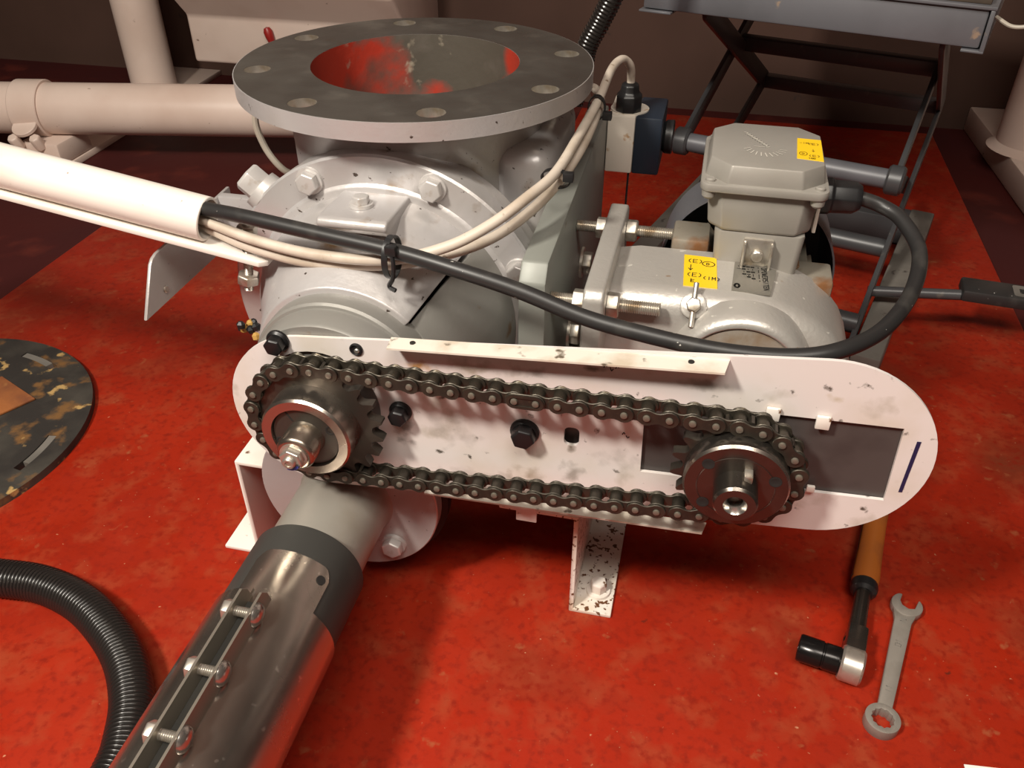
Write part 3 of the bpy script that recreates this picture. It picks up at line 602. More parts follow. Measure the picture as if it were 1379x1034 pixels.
GLY = {'E': [[(1, 1), (0, 1), (0, 0), (1, 0)], [(0, .5), (.8, .5)]], 'D': [[(0, 0), (0, 1), (.7, 1), (1, .7), (1, .3), (.7, 0), (0, 0)]],
       'O': [[(.2, 0), (0, .3), (0, .7), (.2, 1), (.8, 1), (1, .7), (1, .3), (.8, 0), (.2, 0)]], 'I': [[(.5, 0), (.5, 1)]], 'M': [[(0, 0), (0, 1), (.5, .4), (1, 1), (1, 0)]],
       'L': [[(0, 1), (0, 0), (1, 0)]], 'T': [[(0, 1), (1, 1)], [(.5, 1), (.5, 0)]], '(': [[(.8, 1), (.4, .7), (.4, .3), (.8, 0)]], ')': [[(.2, 1), (.6, .7), (.6, .3), (.2, 0)]],
       'S': [[(1, 1), (0, .9), (0, .55), (1, .45), (1, .1), (0, 0)]], 'N': [[(0, 0), (0, 1), (1, 0), (1, 1)]], '-': [[(.1, .5), (.9, .5)]], '1': [[(.2, .8), (.5, 1), (.5, 0)]], '0': [[(.2, 0), (0, .3), (0, .7), (.2, 1), (.8, 1), (1, .7), (1, .3), (.8, 0), (.2, 0)]],
       'R': [[(0, 0), (0, 1), (1, .9), (1, .6), (0, .5), (1, 0)]], 'P': [[(0, 0), (0, 1), (1, .9), (1, .6), (0, .5)]], 'W': [[(0, 1), (.25, 0), (.5, .6), (.75, 0), (1, 1)]], 'A': [[(0, 0), (.5, 1), (1, 0)], [(.2, .4), (.8, .4)]], 'U': [[(0, 1), (0, .2), (.5, 0), (1, .2), (1, 1)]]}
def text(s, x, y, h, dx, dy, wf=0.62):
    """strokes for a short string; (dx, dy) is the writing direction"""
    out = []; up_ = (-dy, dx); k = 0
    for ch in s:
        for ln in GLY.get(ch, []):
            out.append([(x + dx * (k + p * wf) * h + up_[0] * q * h, y + dy * (k + p * wf) * h + up_[1] * q * h) for p, q in ln])
        k += wf + 0.28
    return out
def ell(cx, cy, a, b, n=20): return [[(cx + a * math.cos(2 * PI * i / n), cy + b * math.sin(2 * PI * i / n)) for i in range(n + 1)]]
zt = 0.3233
ml = lambda L: [[(0.2765 + (x - 0.2765) * 1.12, -0.0920 + (y + 0.1515) * 1.26) for x, y in ln] for ln in L]
mn = lambda L: [[(0.3190 + (x - 0.3160) * 0.95, -0.1000 + (y + 0.1545) * 1.05) for x, y in ln] for ln in L]
lab = ell(0.2950, -0.1625, 0.0048, 0.0036) + text('D', 0.2936, -0.1640, 0.0028, 1, 0)
lab += text('(E)', 0.2785, -0.1625, 0.0050, 1, 0) + text('(E)', 0.2790, -0.1825, 0.0050, 1, 0)
lab += [[(0.2815, -0.1660), (0.2815, -0.1730)], [(0.2800, -0.1712), (0.2815, -0.1738), (0.2830, -0.1712)]]
lab += text('I', 0.2815, -0.1905, 0.0045, 1, 0) + text('E', 0.2830, -0.1905, 0.0035, 1, 0) + text('(IM)', 0.2915, -0.1850, 0.0040, 1, 0)
obj('label_print', strokes(ml(lab), zt, 0.0004), INK, yl, smooth=0)
lab = []
for row, (x, h, s) in enumerate(((0.3420, 0.0042, 'OPOWERSITEN'), (0.3375, 0.0030, '- -- --- -'), (0.3325, 0.0026, 'O - 0 -- 0'), (0.3285, 0.0026, '0 - O 1-0'), (0.3245, 0.0026, 'O O - 0'), (0.3200, 0.0026, '- I'))):
    lab += text(s, x - 0.0010, -0.157, h, 0.06, -1, 0.55)
lab += ell(0.3195, -0.1915, 0.0026, 0.0036) + ell(0.3195, -0.1915, 0.0016, 0.0024)
obj('plate_print', strokes(mn(lab), zt, 0.0004), INK, np_, smooth=0)
# motor
MX, MZ = 0.335, 0.262
obj('motor_body', lathe((MX, -0.082, MZ), (0, 1, 0), [(0, 0), (0, 0.056), (0.01, 0.056), (0.01, 0.054), (0.075, 0.054), (0.075, 0)], 48), FINM, GM)
for k in range(28):
    a = 2 * PI * k / 28
    dv = V((math.cos(a), 0, math.sin(a)))
    obj('cooling_fin', prism([(0.054, -0.0012), (0.0675, -0.0009), (0.0675, 0.0009), (0.054, 0.0012)], -0.076, -0.004, frame((MX, 0, MZ), dv, (0, 1, 0))), FINM, GM, smooth=0)
obj('motor_lug', box(0.262, 0.296, -0.072, -0.03, 0.300, 0.328), FINM, GM, bevel=0.003, label='rusty square lug')
obj('motor_lug', box(0.376, 0.409, -0.085, -0.045, 0.285, 0.306), FINM, GM, bevel=0.003)
obj('motor_lug', box(0.381, 0.404, -0.085, -0.060, 0.24, 0.285), FINM, GM, bevel=0.003)
obj('fan_cowl', lathe((MX, -0.022, 0.276), (0, 1, 0), [(0, 0.0818), (0, 0.0835), (0.060, 0.0835), (0.072, 0.075), (0.078, 0.045), (0.078, 0), (0.0765, 0.0), (0.0765, 0.045), (0.070, 0.074), (0.058, 0.0818), (0, 0.0818)], 64), LIFT, GM, label='thin grey fan cowl')
# terminal box
def oct_(x0, x1, y0, y1, c): return [(x0 + c, y0), (x1 - c, y0), (x1, y0 + c), (x1, y1 - c), (x1 - c, y1), (x0 + c, y1), (x0, y1 - c), (x0, y0 + c)]
def loft(polys, zs):
    v = []; f = []; n = len(polys[0])
    for p, z in zip(polys, zs): v += [(x, y, z) for x, y in p]
    for k in range(len(zs) - 1):
        for i in range(n):
            j = (i + 1) % n; f.append((k * n + i, k * n + j, (k + 1) * n + j, (k + 1) * n + i))
    f += [tuple(range(n))[::-1], tuple(range((len(zs) - 1) * n, len(zs) * n))]
    return v, f
obj('box_pedestal', loft([oct_(0.303, 0.372, -0.094, 0.0, 0.004), oct_(0.298, 0.375, -0.0965, 0.004, 0.004)], [0.29, 0.3525]), TBOX, GM, bevel=0.002)
tb = obj('terminal_box', loft([oct_(0.293, 0.3765, -0.0965, 0.006, 0.012), oct_(0.291, 0.378, -0.0985, 0.007, 0.012), oct_(0.287, 0.380, -0.0985, 0.008, 0.012)], [0.3525, 0.356, 0.391]), TBOX, GM, bevel=0.0015)
lid = obj('box_lid', join(prism(rrect(0.2805, 0.3855, -0.106, 0.0125, 0.009, 4), 0.3900, 0.3975, Matrix.Identity(4)),
    loft([oct_(0.2835, 0.3825, -0.103, 0.0095, 0.019), oct_(0.2865, 0.3795, -0.099, 0.0065, 0.018)], [0.397, 0.4125])), TBOX, GM, bevel=0.0016, label='terminal box lid with clipped corners')
for x, y in ((0.2885, -0.098), (0.3775, -0.098), (0.2885, 0.0045), (0.3775, 0.0045)):
    obj('lid_screw', lathe((x, y, 0.3972), (0, 0, 1), [(0, 0), (0, 0.0042), (0.0022, 0.0040), (0.0030, 0.003), (0.0030, 0)], 18), TBOX, lid)
    obj('screw_boss', lathe((x, y, 0.3905), (0, 0, -1), [(0, 0), (0, 0.0062), (0.006, 0.0058), (0.008, 0.0040), (0.008, 0)], 18), TBOX, lid)
yl2 = decal('yellow_label', [(0.3570, -0.0715), (0.3785, -0.0745), (0.3790, -0.0245), (0.3590, -0.0235)], 0.4123, YELLOW, lid, 'yellow label on the terminal box lid', 0.0007)
zt = 0.4132
lab = ell(0.3625, -0.0605, 0.0032, 0.0042) + text('D', 0.3614, -0.0620, 0.0028, 1, 0) + text('(E)', 0.3665, -0.0665, 0.0040, 1, 0) + text('(E)', 0.3672, -0.0385, 0.0040, 1, 0)
lab += [[(0.3710, -0.0490), (0.3710, -0.0540)], [(0.3700, -0.0525), (0.3710, -0.0545), (0.3720, -0.0525)]] + text('-IM-', 0.3605, -0.0365, 0.0030, 1, 0) + text('100', 0.3665, -0.0715, 0.0022, 1, 0)
obj('label_print', strokes(lab, zt, 0.0003), INKY, yl2, smooth=0)
cl = []
for k in range(11):
    a = math.radians(195 + 15 * k); cx, cy = 0.331, -0.052
    cl.append([(cx + 0.013 * math.cos(a), cy + 0.014 * math.sin(a)), (cx + 0.0185 * math.cos(a + 0.08), cy + 0.0215 * math.sin(a + 0.08))])
for k in range(9):
    x = 0.3135 + k * 0.0021; y = -0.018 - k * 0.0034
    cl.append([(x, y), (x + 0.0035, y - 0.002), (x + 0.0008, y - 0.0042), (x + 0.0045, y - 0.0058)])
cl.append([(0.322, -0.052), (0.3335, -0.052)])
obj('chalk_mark', strokes(cl, 0.4129, 0.0004), CHALK, lid, label='pale scratched sunburst mark', smooth=0)
# earth clamp on pedestal front
ec = obj('earth_clamp', join(box(0.3245, 0.3265, -0.106, -0.0945, 0.322, 0.346), box(0.3475, 0.3495, -0.106, -0.0945, 0.322, 0.346), box(0.3245, 0.3495, -0.0995, -0.0945, 0.322, 0.348)), ZINC, GM, bevel=0.0005)
obj('clamp_screw', rod((0.337, -0.0995, 0.334), (0.337, -0.1055, 0.334), 0.0055, 18, 0.001), ZINC, ec)
gl = obj('gland_plate', box(0.3805, 0.3838, -0.080, -0.018, 0.350, 0.394), SWHITE, GM, bevel=0.001, label='ivory gland plate')
g2 = obj('cable_gland', lathe((0.3838, -0.048, 0.372), (1, 0, 0.02), [(0, 0), (0, 0.0165), (0.010, 0.0165), (0.012, 0.0150), (0.030, 0.0145), (0.036, 0.011), (0.036, 0)], 8, 0.2), BPLAST, GM, bevel=0.001)

# ------------------------------------------------------------------ isolator switch on the mounting plate
SW = thing('isolator_switch', (0.19, 0.16, 0.29), 'ivory and navy switch box with black side knob', 'switch')
obj('base_half', box(0.169, 0.2005, 0.160, 0.235, 0.291, 0.358), SWHITE, SW, bevel=0.002, label='ivory base half')
obj('cover_half', box(0.2005, 0.2315, 0.160, 0.235, 0.291, 0.358), SNAVY, SW, bevel=0.0025, label='navy cover half')
obj('gland_seat', lathe((0.191, 0.186, 0.3565), (0, 0, 1), [(0, 0), (0, 0.022), (0.003, 0.022), (0.003, 0)], 28), SWHITE, SW)
obj('knob', lathe((0.2315, 0.1975, 0.325), (1, 0, 0), [(0, 0), (0, 0.016), (0.003, 0.019), (0.011, 0.0195), (0.012, 0.018), (0.012, 0)], 36), BPLAST, SW)
g = obj('cable_gland', lathe((0.190, 0.178, 0.3595), (0, 0, 1), [(0, 0), (0, 0.0155), (0.017, 0.0155), (0.019, 0.0135), (0.021, 0.0115), (0.028, 0.0105), (0.031, 0.007), (0.031, 0)], 8, 0.3), BPLAST, SW, bevel=0.0012)
obj('hanging_wire', rod((0.197, 0.165, 0.292), (0.197, 0.165, 0.235), 0.0012, 8), BPLAST, SW)

# ------------------------------------------------------------------ conduit with cables
CN = thing('cable_conduit', (-0.25, -0.19, 0.30), 'white painted cable conduit tube on a flat bar bracket', 'conduit')
p1 = V((-0.131, -0.195, 0.362)); dirv = V((-1.0, -0.01, 0.168)).normalized()
p0 = p1 + dirv * 0.62
def pipe_(a, b, ro, ri, n=40): L = (V(b) - V(a)).length; return lathe(a, V(b) - V(a), [(0, ri), (0.0, ro - 0.0006), (0.0006, ro), (L, ro), (L, ri), (0, ri)], n)
obj('conduit_tube', pipe_(p1, p0, 0.0195, 0.0172), WHITE, CN)
for t, s in ((0.155, 0.003), (0.20, 0.004)):
    q = p1 + dirv * t * 1.0 + V((0.02, 0, 0)); nrm = V((0.2, -0.35, 0.9)).normalized()
upv = V((0.166, 0.0, 0.986)); sidev = dirv.cross(upv).normalized(); upv = sidev.cross(dirv).normalized()
Mb = frame(p1 - dirv * 0.060 - upv * 0.0195 , dirv, upv)
bar = [(0.006, -0.017), (0.65, -0.017), (0.65, 0.024), (0.0, 0.024), (0.0, -0.011)]
bar = [(x, -y) for x, y in bar][::-1]
obj('flat_bar', plate2d(bar, [circ(0.021, 0.0, 0.0075, 20)], 0.0045, frame(p1 - dirv * 0.060 - upv * 0.0235, dirv, upv)), WHITE, CN, bevel=0.0008, label='flat bar with rusty bolt hole')
q = p1 - dirv * 0.036 - upv * 0.0235
stq = obj('clamp_stud', thread(q - upv * 0.038, q + upv * 0.030, 0.0042, 0.0015), ZINC, CN)
obj('nut', hexa(q - upv * 0.030, upv, 0.0102, 0.009, 0.2), ZINC, stq, bevel=0.0006, smooth=25)
obj('nut', hexa(q + upv * 0.019, upv, 0.0090, 0.009, 0.5), ZINC, stq, bevel=0.0006, smooth=25)
for t in (0.225, 0.255):
    obj('fixing_screw', lathe(p1 + dirv * t + (upv * 0.9 - sidev * 0.43).normalized() * 0.0192, (upv * 0.9 - sidev * 0.43), [(0, 0), (0, 0.0022), (0.001, 0.0014), (0.001, 0)], 10), BLACKB, CN)

black = [(-0.1459, -0.195, 0.3739), (-0.1255, -0.2, 0.3741), (-0.0837, -0.213, 0.3776), (-0.0129, -0.225, 0.3757), (0.0533, -0.235, 0.3732), (0.1102, -0.245, 0.3679), (0.158, -0.25, 0.3593), (0.2048, -0.255, 0.3471), (0.2451, -0.26, 0.3422), (0.3056, -0.265, 0.3381), (0.3579, -0.262, 0.3379), (0.3938, -0.25, 0.3409), (0.4287, -0.21, 0.3392), (0.4564, -0.15, 0.3408), (0.4663, -0.1, 0.3516), (0.4543, -0.065, 0.363), (0.4384, -0.05, 0.3678), (0.4200, -0.048, 0.3725), (0.412, -0.048, 0.3727)]
black = [(-0.23, -0.196, 0.386)] + [tuple(p) for p in black]
tag(obj('power_cable', tube(spline(black, 8), 0.0063, 14), RUBBER), 'thick black power cable sweeping across to the motor terminal box', 'cable')
white1 = [(-0.22, -0.194, 0.374), (-0.1436, -0.195, 0.363), (-0.1251, -0.2, 0.361), (-0.0828, -0.21, 0.3559), (-0.0237, -0.222, 0.3549), (0.0431, -0.227, 0.36), (0.0896, -0.215, 0.3706), (0.1213, -0.195, 0.384), (0.145, -0.165, 0.3968), (0.1598, -0.12, 0.4009), (0.167, -0.05, 0.4072), (0.1734, 0.03, 0.4157), (0.1744, 0.12, 0.4201), (0.1811, 0.155, 0.4211), (0.1888, 0.170, 0.411), (0.1902, 0.178, 0.3951), (0.190, 0.178, 0.386)]
tag(obj('signal_cable', tube(spline(white1, 8), 0.0046, 12), WCABLE), 'off white cable arching into the top of the switch box', 'cable')
white2 = [(-0.22, -0.190, 0.366), (-0.1482, -0.19, 0.355), (-0.1294, -0.195, 0.352), (-0.0871, -0.205, 0.3446), (-0.0273, -0.217, 0.3437), (0.0391, -0.218, 0.3502), (0.0844, -0.2, 0.3557), (0.1172, -0.18, 0.3637), (0.1431, -0.155, 0.3776), (0.1596, -0.11, 0.3867), (0.1706, -0.05, 0.3968), (0.1734, 0.02, 0.4040), (0.1700, 0.075, 0.4050), (0.155, 0.125, 0.398), (0.15, 0.20, 0.36), (0.15, 0.26, 0.30)]
tag(obj('signal_cable', tube(spline(white2, 8), 0.0045, 12), WCABLE), 'off white cable that disappears behind the round top flange', 'cable')
def tie(c, ax, ru, rv, label, tail, wdt=0.0045):
    """cable tie: an oval strap around a bundle with its lock head and tail"""
    ax, a, b = basis(ax); c = V(c); t = thing('cable_tie', c, label, 'cable tie')
    v = []; f = []; n = 28
    for i in range(n):
        g = 2 * PI * i / n; e = a * math.cos(g) * ru + b * math.sin(g) * rv; e2 = a * math.cos(g) * (ru + 0.0012) + b * math.sin(g) * (rv + 0.0012)
        for w_, s in ((e, -1), (e2, -1), (e2, 1), (e, 1)): v.append(c + w_ + ax * s * wdt / 2)
    for i in range(n):
        j = (i + 1) % n
        for k in range(4): f.append((i * 4 + k, i * 4 + (k + 1) % 4, j * 4 + (k + 1) % 4, j * 4 + k))
    obj('strap', (v, f), BPLAST, t)
    h = c + V(tail[0]); obj('lock_head', xf(box(-0.0045, 0.0045, -0.0035, 0.0035, -0.004, 0.004), Matrix.Translation(h)), BPLAST, t, bevel=0.0008)
    if len(tail) > 1: obj('strap_tail', tube(spline([h] + [c + V(q) for q in tail[1:]], 5), 0.0019, 6), BPLAST, t)
tie((0.050, -0.231, 0.3655), (1, -0.1, 0), 0.0135, 0.017, 'black cable tie binding the black cable to the white cables', [(0.004, -0.011, 0.012), (0.006, -0.014, 0.0), (0.004, -0.013, -0.012), (0.0, -0.012, -0.02), (0.006, -0.014, -0.022)], 0.005)
tie((0.160, -0.116, 0.3945), (0.18, 1, 0.10), 0.0125, 0.0075, 'black cable tie on the white cables above the side plate corner', [(0.011, -0.004, 0.004)])
tie((0.173, 0.026, 0.4100), (0.05, 1, 0.10), 0.0075, 0.0115, 'black cable tie on the white cables beside the switch box', [(0.011, -0.003, -0.006)])

tag(obj('thin_cable', tube(spline([(-0.155, 0.01, 0.42), (-0.179, 0.0, 0.387), (-0.176, 0.0, 0.353), (-0.158, 0.0, 0.327), (-0.145, 0.02, 0.31), (-0.142, 0.05, 0.28)], 8), 0.0036, 10), GCABLE), 'thin grey cable looping down behind the top flange', 'cable')
hp_ = resample(spline([(0.115, 0.25, 0.34), (0.124, 0.25, 0.37), (0.128, 0.25, 0.405), (0.142, 0.25, 0.435), (0.158, 0.25, 0.472), (0.172, 0.26, 0.53), (0.19, 0.28, 0.64)], 20), 0.0011)
tag(obj('flexible_hose', tube(hp_, lambda i: 0.0118 + (0.0010 if i % 4 < 2 else 0), 16), HOSEM, smooth=60), 'dark flexible hose rising behind the top flange', 'hose')

# ------------------------------------------------------------------ discharge pipe and coupling
PX, PZ = -0.0065, 0.118
DP = thing('discharge_pipe', (PX, -0.30, PZ - 0.09), 'grey discharge pipe with round bolted flange below the chain', 'pipe')
fc = (-0.004, 0.121)
fb = obj('pipe_flange', lathe((fc[0], -0.2475, fc[1]), (0, -1, 0), [(0, 0), (0, 0.0870), (0.001, 0.0878), (0.0135, 0.0878), (0.0145, 0.0868), (0.0145, 0)], 72), CAST, DP)
obj('flange_gasket', lathe((fc[0] + 0.004, -0.236, fc[1] - 0.001), (0, -1, 0), [(0, 0), (0, 0.0895), (0.0113, 0.0895), (0.0113, 0)], 72), BPLAST, DP, label='black backing flange')
for deg in (-52, 52, 128, 232):
    a = math.radians(deg); bolt((fc[0] + 0.067 * math.cos(a), -0.262, fc[1] + 0.067 * math.sin(a)), (0, -1, 0), 0.0105, 0.0085, PBOLT, DP, 'flange_bolt', 0.0125, ph=0.4)
obj('pipe', lathe((PX, -0.2615, PZ), (0, -1, 0), [(0, 0.0), (0, 0.0465), (0.003, 0.0445), (0.008, 0.0435), (0.5, 0.0435), (0.5, 0.0)], 64), GPIPE, DP)
PC = thing('pipe_coupling', (PX, -0.45, PZ - 0.06), 'polished steel pipe coupling with black sleeve bolted along its top', 'coupling')
obj('sleeve', lathe((PX, -0.346, PZ), (0, -1, 0), [(0, 0.0437), (0, 0.0488), (0.002, 0.0498), (0.45, 0.0498), (0.45, 0.0437)], 64), SLEEVE, PC, label='black rubber sleeve')
def shellpart(r, t, y0, y1, d0, d1, n=48):
    a0, a1 = span(d0, d1); L = y0 - y1
    pr = [(0, r), (0.0, r + t), (L, r + t), (L, r), (0, r)]
    v, f = lathe((PX, y0, PZ), (0, -1, 0), pr, n, 0, a0, a1); k = n + 1
    return v, f + [tuple(i * k for i in range(4)), tuple(i * k + n for i in range(4))[::-1]]
obj('shell', shellpart(0.0505, 0.0016, -0.418, -0.80, -262, 79), SHELL, PC, label='polished wrap-around shell')
tg = []
ang = [40 + 75 * i / 24 for i in range(25)]
def tongue(r, t):
    v = []; f = []
    nA = len(ang)
    for i, dg in enumerate(ang):
        e = min(i, nA - 1 - i) / 3.0; y0 = -0.376 - (0.010 * (1 - min(1, e)) ** 2)
        for rr in (r, r + t):
            for y in (y0, -0.80): v.append((PX + rr * math.cos(math.radians(dg)), y, PZ + rr * math.sin(math.radians(dg))))
    for i in range(nA - 1):
        b = i * 4; c = b + 4
        f += [(b, b + 1, c + 1, c), (b + 2, c + 2, c + 3, b + 3), (b, c, c + 2, b + 2), (b + 1, b + 3, c + 3, c + 1)]
    f += [(0, 2, 3, 1), ((nA - 1) * 4, (nA - 1) * 4 + 1, (nA - 1) * 4 + 3, (nA - 1) * 4 + 2)]
    return v, f
obj('inner_tongue', tongue(0.0499, 0.0006), SHELL, PC, label='polished inner tongue')
obj('tongue_hole', lathe((PX + 0.051 * math.cos(math.radians(48)), -0.389, PZ + 0.051 * math.sin(math.radians(48))), (math.cos(math.radians(48)), 0, math.sin(math.radians(48))), [(0, 0), (0, 0.004), (0.0003, 0.004), (0.0003, 0)], 14), HOLE, PC)
obj('gap_liner', box(-0.0113, 0.0023, -0.80, -0.432, 0.1665, 0.1705), SLEEVE, PC, label='black rubber in the gap between the fins')
for x in (0.0035, -0.0125):
    pf = [(-0.424, 0.166), (-0.428, 0.180), (-0.434, 0.187), (-0.80, 0.187), (-0.80, 0.166)]
    obj('clamp_fin', prism(pf, x - 0.001, x + 0.001, frame((0, 0, 0), (0, 1, 0), (1, 0, 0))), FINS, PC)
for y in (-0.4475, -0.4985, -0.5485, -0.60):
    b = obj('clamp_bolt', lathe((0.0045, y, 0.1785), (1, 0, 0), [(0, 0), (0, 0.0088), (0.001, 0.0092), (0.003, 0.0082), (0.0048, 0.0055), (0.0056, 0.0025), (0.0056, 0)], 28), CHROME, PC)
    obj('bolt_shank', thread((-0.020, y, 0.1785), (0.0045, y, 0.1785), 0.0040, 0.0015), ZINC, b)
    obj('bolt_nut', hexa((-0.0135, y, 0.1785), (-1, 0, 0), 0.0080, 0.0070, 0.3), ZINC, b, bevel=0.0006, smooth=25)

# ------------------------------------------------------------------ things on the floor
hose = [(-0.55, -0.40, 0.0195), (-0.44, -0.365, 0.0195), (-0.353, -0.353, 0.0195), (-0.305, -0.351, 0.0195), (-0.256, -0.362, 0.0195), (-0.212, -0.384, 0.0195), (-0.174, -0.412, 0.0195), (-0.145, -0.446, 0.0195), (-0.129, -0.478, 0.0195), (-0.121, -0.505, 0.0195), (-0.118, -0.56, 0.0195), (-0.125, -0.63, 0.0195)]
hpt = resample(spline(hose, 20), 0.00105)
tag(obj('corrugated_hose', tube(hpt, lambda i: (0.0166, 0.0186, 0.0190, 0.0186)[i % 4], 26), HOSEM, smooth=70), 'black corrugated hose curving over the red floor', 'hose')

LD = thing('steel_disc', (-0.632, -0.166, 0.0), 'round black steel disc with rusty square patch on the floor', 'disc')
def arcslot(cx, cy, r, a0, a1, wd, n=10):
    A = [math.radians(a0 + (a1 - a0) * i / n) for i in range(n + 1)]
    return [(cx + (r + wd) * math.cos(a), cy + (r + wd) * math.sin(a)) for a in A] + [(cx + (r - wd) * math.cos(a), cy + (r - wd) * math.sin(a)) for a in reversed(A)]
LX, LY, LR = -0.632, -0.166, 0.208
slots = [arcslot(LX, LY, 0.178, a, a + 21, 0.0055) for a in (-11, 62, 152, 242)]
obj('disc_plate', plate2d(circ(LX, LY, LR, 80), slots, 0.010, Matrix.Identity(4)), LID, LD, bevel=0.0)
for a in (-11, 62, 152, 242): obj('slot_strip', prism(arcslot(LX, LY, 0.178, a + 4.5, a + 21, 0.0052), 0.001, 0.0085, Matrix.Identity(4)), LIFTG, LD, label='pale strip seen in the slot')
obj('rust_patch', prism([(-0.524, -0.078), (-0.60, -0.045), (-0.68, -0.17), (-0.60, -0.215)], 0.0101, 0.0135, Matrix.Identity(4)), RUST, LD, bevel=0.001, label='orange rusted square plate')

# combination wrench
CW = thing('combination_wrench', (0.515, -0.245, 0.0), 'satin steel combination wrench lying on red floor', 'wrench')
wa = V((0.535, -0.176, 0)); wb = V((0.4975, -0.311, 0)); wd = (wa - wb).normalized()
Mw = frame((wb.x, wb.y, 0.0), wd, (0, 0, 1))
WL = (wa - wb).length
def wpoly():
    return [(0.010, -0.0062), (WL - 0.014, -0.0082), (WL - 0.014, 0.0082), (0.010, 0.0062)]
obj('wrench_shank', loft_m := prism([(0.010, -0.0062), (0.03, -0.0066), (WL - 0.020, -0.0080), (WL - 0.006, -0.0115), (WL - 0.006, 0.0115), (WL - 0.020, 0.0080), (0.03, 0.0066), (0.010, 0.0062)], 0.003, 0.0085, Mw), WRENCH, CW, bevel=0.0014)
jaw = circ(WL + 0.002, 0, 0.0145, 28, math.radians(62), math.radians(318))
jaw = [(WL + 0.002 + 0.0148 * math.cos(a), 0.0148 * math.sin(a)) for a in [math.radians(50 + 280 * i / 28) for i in range(29)]]
jaw += [(WL + 0.0125, -0.0072), (WL + 0.0015, -0.0078), (WL - 0.002, -0.003), (WL - 0.001, 0.0035), (WL + 0.0035, 0.0072), (WL + 0.0125, 0.0082)]
rj = math.radians(-12)
jaw = [((x - WL) * math.cos(rj) - y * math.sin(rj) + WL, (x - WL) * math.sin(rj) + y * math.cos(rj)) for x, y in jaw]
obj('open_jaw', prism(jaw, 0.0015, 0.0095, Mw), WRENCH, CW, bevel=0.0012)
bi = [((0.0088 if k % 2 == 0 else 0.0100) * math.cos(2 * PI * k / 24), (0.0088 if k % 2 == 0 else 0.0100) * math.sin(2 * PI * k / 24)) for k in range(24)]
obj('ring_end', plate2d(circ(0, 0, 0.0148, 40), [bi], 0.011, Mw @ Matrix.Translation((0, 0, 0.0))), WRENCH, CW, bevel=0.0012)
sg = text('D1', WL * 0.62, -0.0025, 0.005, 1, 0) + text('N', WL * 0.85, -0.0025, 0.005, 1, 0) + text('I1', WL * 0.22, -0.0025, 0.005, 1, 0)
sm = strokes(sg, 0.0086, 0.0003); obj('stamped_mark', xf(sm, Mw), mat('stamp_grey', (0.34, 0.32, 0.29), 0.5, 0.6), CW, smooth=0)

# ratchet with socket
RT = thing('socket_ratchet', (0.485, -0.20, 0.0), 'socket ratchet with orange grip and black socket on floor', 'ratchet')
ra = V((0.519, -0.05, 0.0165)); rb = V((0.473, -0.266, 0.017)); rd = (rb - ra).normalized(); RLn = (rb - ra).length
_, sa, sb = basis(rd)
obj('grip', lathe(ra, rd, [(-0.012, 0.0), (-0.012, 0.010), (-0.006, 0.0125), (0.03, 0.0120), (0.07, 0.0125), (0.108, 0.0135), (0.117, 0.0125), (0.118, 0.0)], 24), GRIP, RT, label='orange brown handle grip')
obj('grip_collar', lathe(ra, rd, [(0.117, 0), (0.117, 0.0128), (0.121, 0.0135), (0.127, 0.0125), (0.130, 0.009), (0.130, 0)], 24), BPLAST, RT, label='black grip collar')
obj('grip_stripe', lathe(ra, rd, [(-0.004, 0.0128), (0.03, 0.0126), (0.07, 0.0131), (0.112, 0.0139), (0.112, 0.0128), (-0.004, 0.0122)], 8, 0, -0.35, 0.35), BPLAST, RT)
obj('ratchet_shaft', lathe(ra, rd, [(0.128, 0), (0.128, 0.0075), (0.15, 0.0075), (0.185, 0.0085), (0.193, 0.010), (0.193, 0)], 20), HUBD, RT)
hs = V((-1, -0.07, 0)).normalized()
hs = (hs - rd * hs.dot(rd)).normalized()
hd = obj('ratchet_head', lathe(rb - hs * 0.0105, hs, [(0, 0), (0, 0.0145), (0.002, 0.0165), (0.018, 0.0165), (0.020, 0.0150), (0.020, 0)], 36), ZINC, RT, label='bright ratchet head')
obj('head_neck', prism([(-0.0105, -0.013), (0.0095, -0.013), (0.0085, 0.013), (-0.0095, 0.013)], 0.006, 0.040, frame(rb, hs, -rd)), HUBD, RT, bevel=0.003)
obj('socket', lathe(rb + hs * 0.0095, hs, [(0, 0), (0, 0.0118), (0.002, 0.0125), (0.014, 0.0125), (0.0148, 0.0118), (0.0158, 0.0118), (0.0166, 0.0128), (0.036, 0.0128), (0.0375, 0.0118), (0.0375, 0.0092), (0.028, 0.0088), (0.028, 0)], 32), mat('black_socket_steel', (0.022, 0.02, 0.02), 0.22, 0.7), RT, label='shiny black socket')
tag(obj('paper_sheet', prism([(0.562, -0.334), (0.74, -0.316), (0.75, -0.45), (0.575, -0.47)], 0.0003, 0.0012, Matrix.Identity(4)), PAPER), 'white sheet of paper at the bottom right floor corner', 'paper')
# lump of dirty gland packing under the cover edge
DG = thing('grease_clump', (-0.105, -0.205, 0.25), 'small black and amber clump of greasy dirt at cover edge', 'dirt')

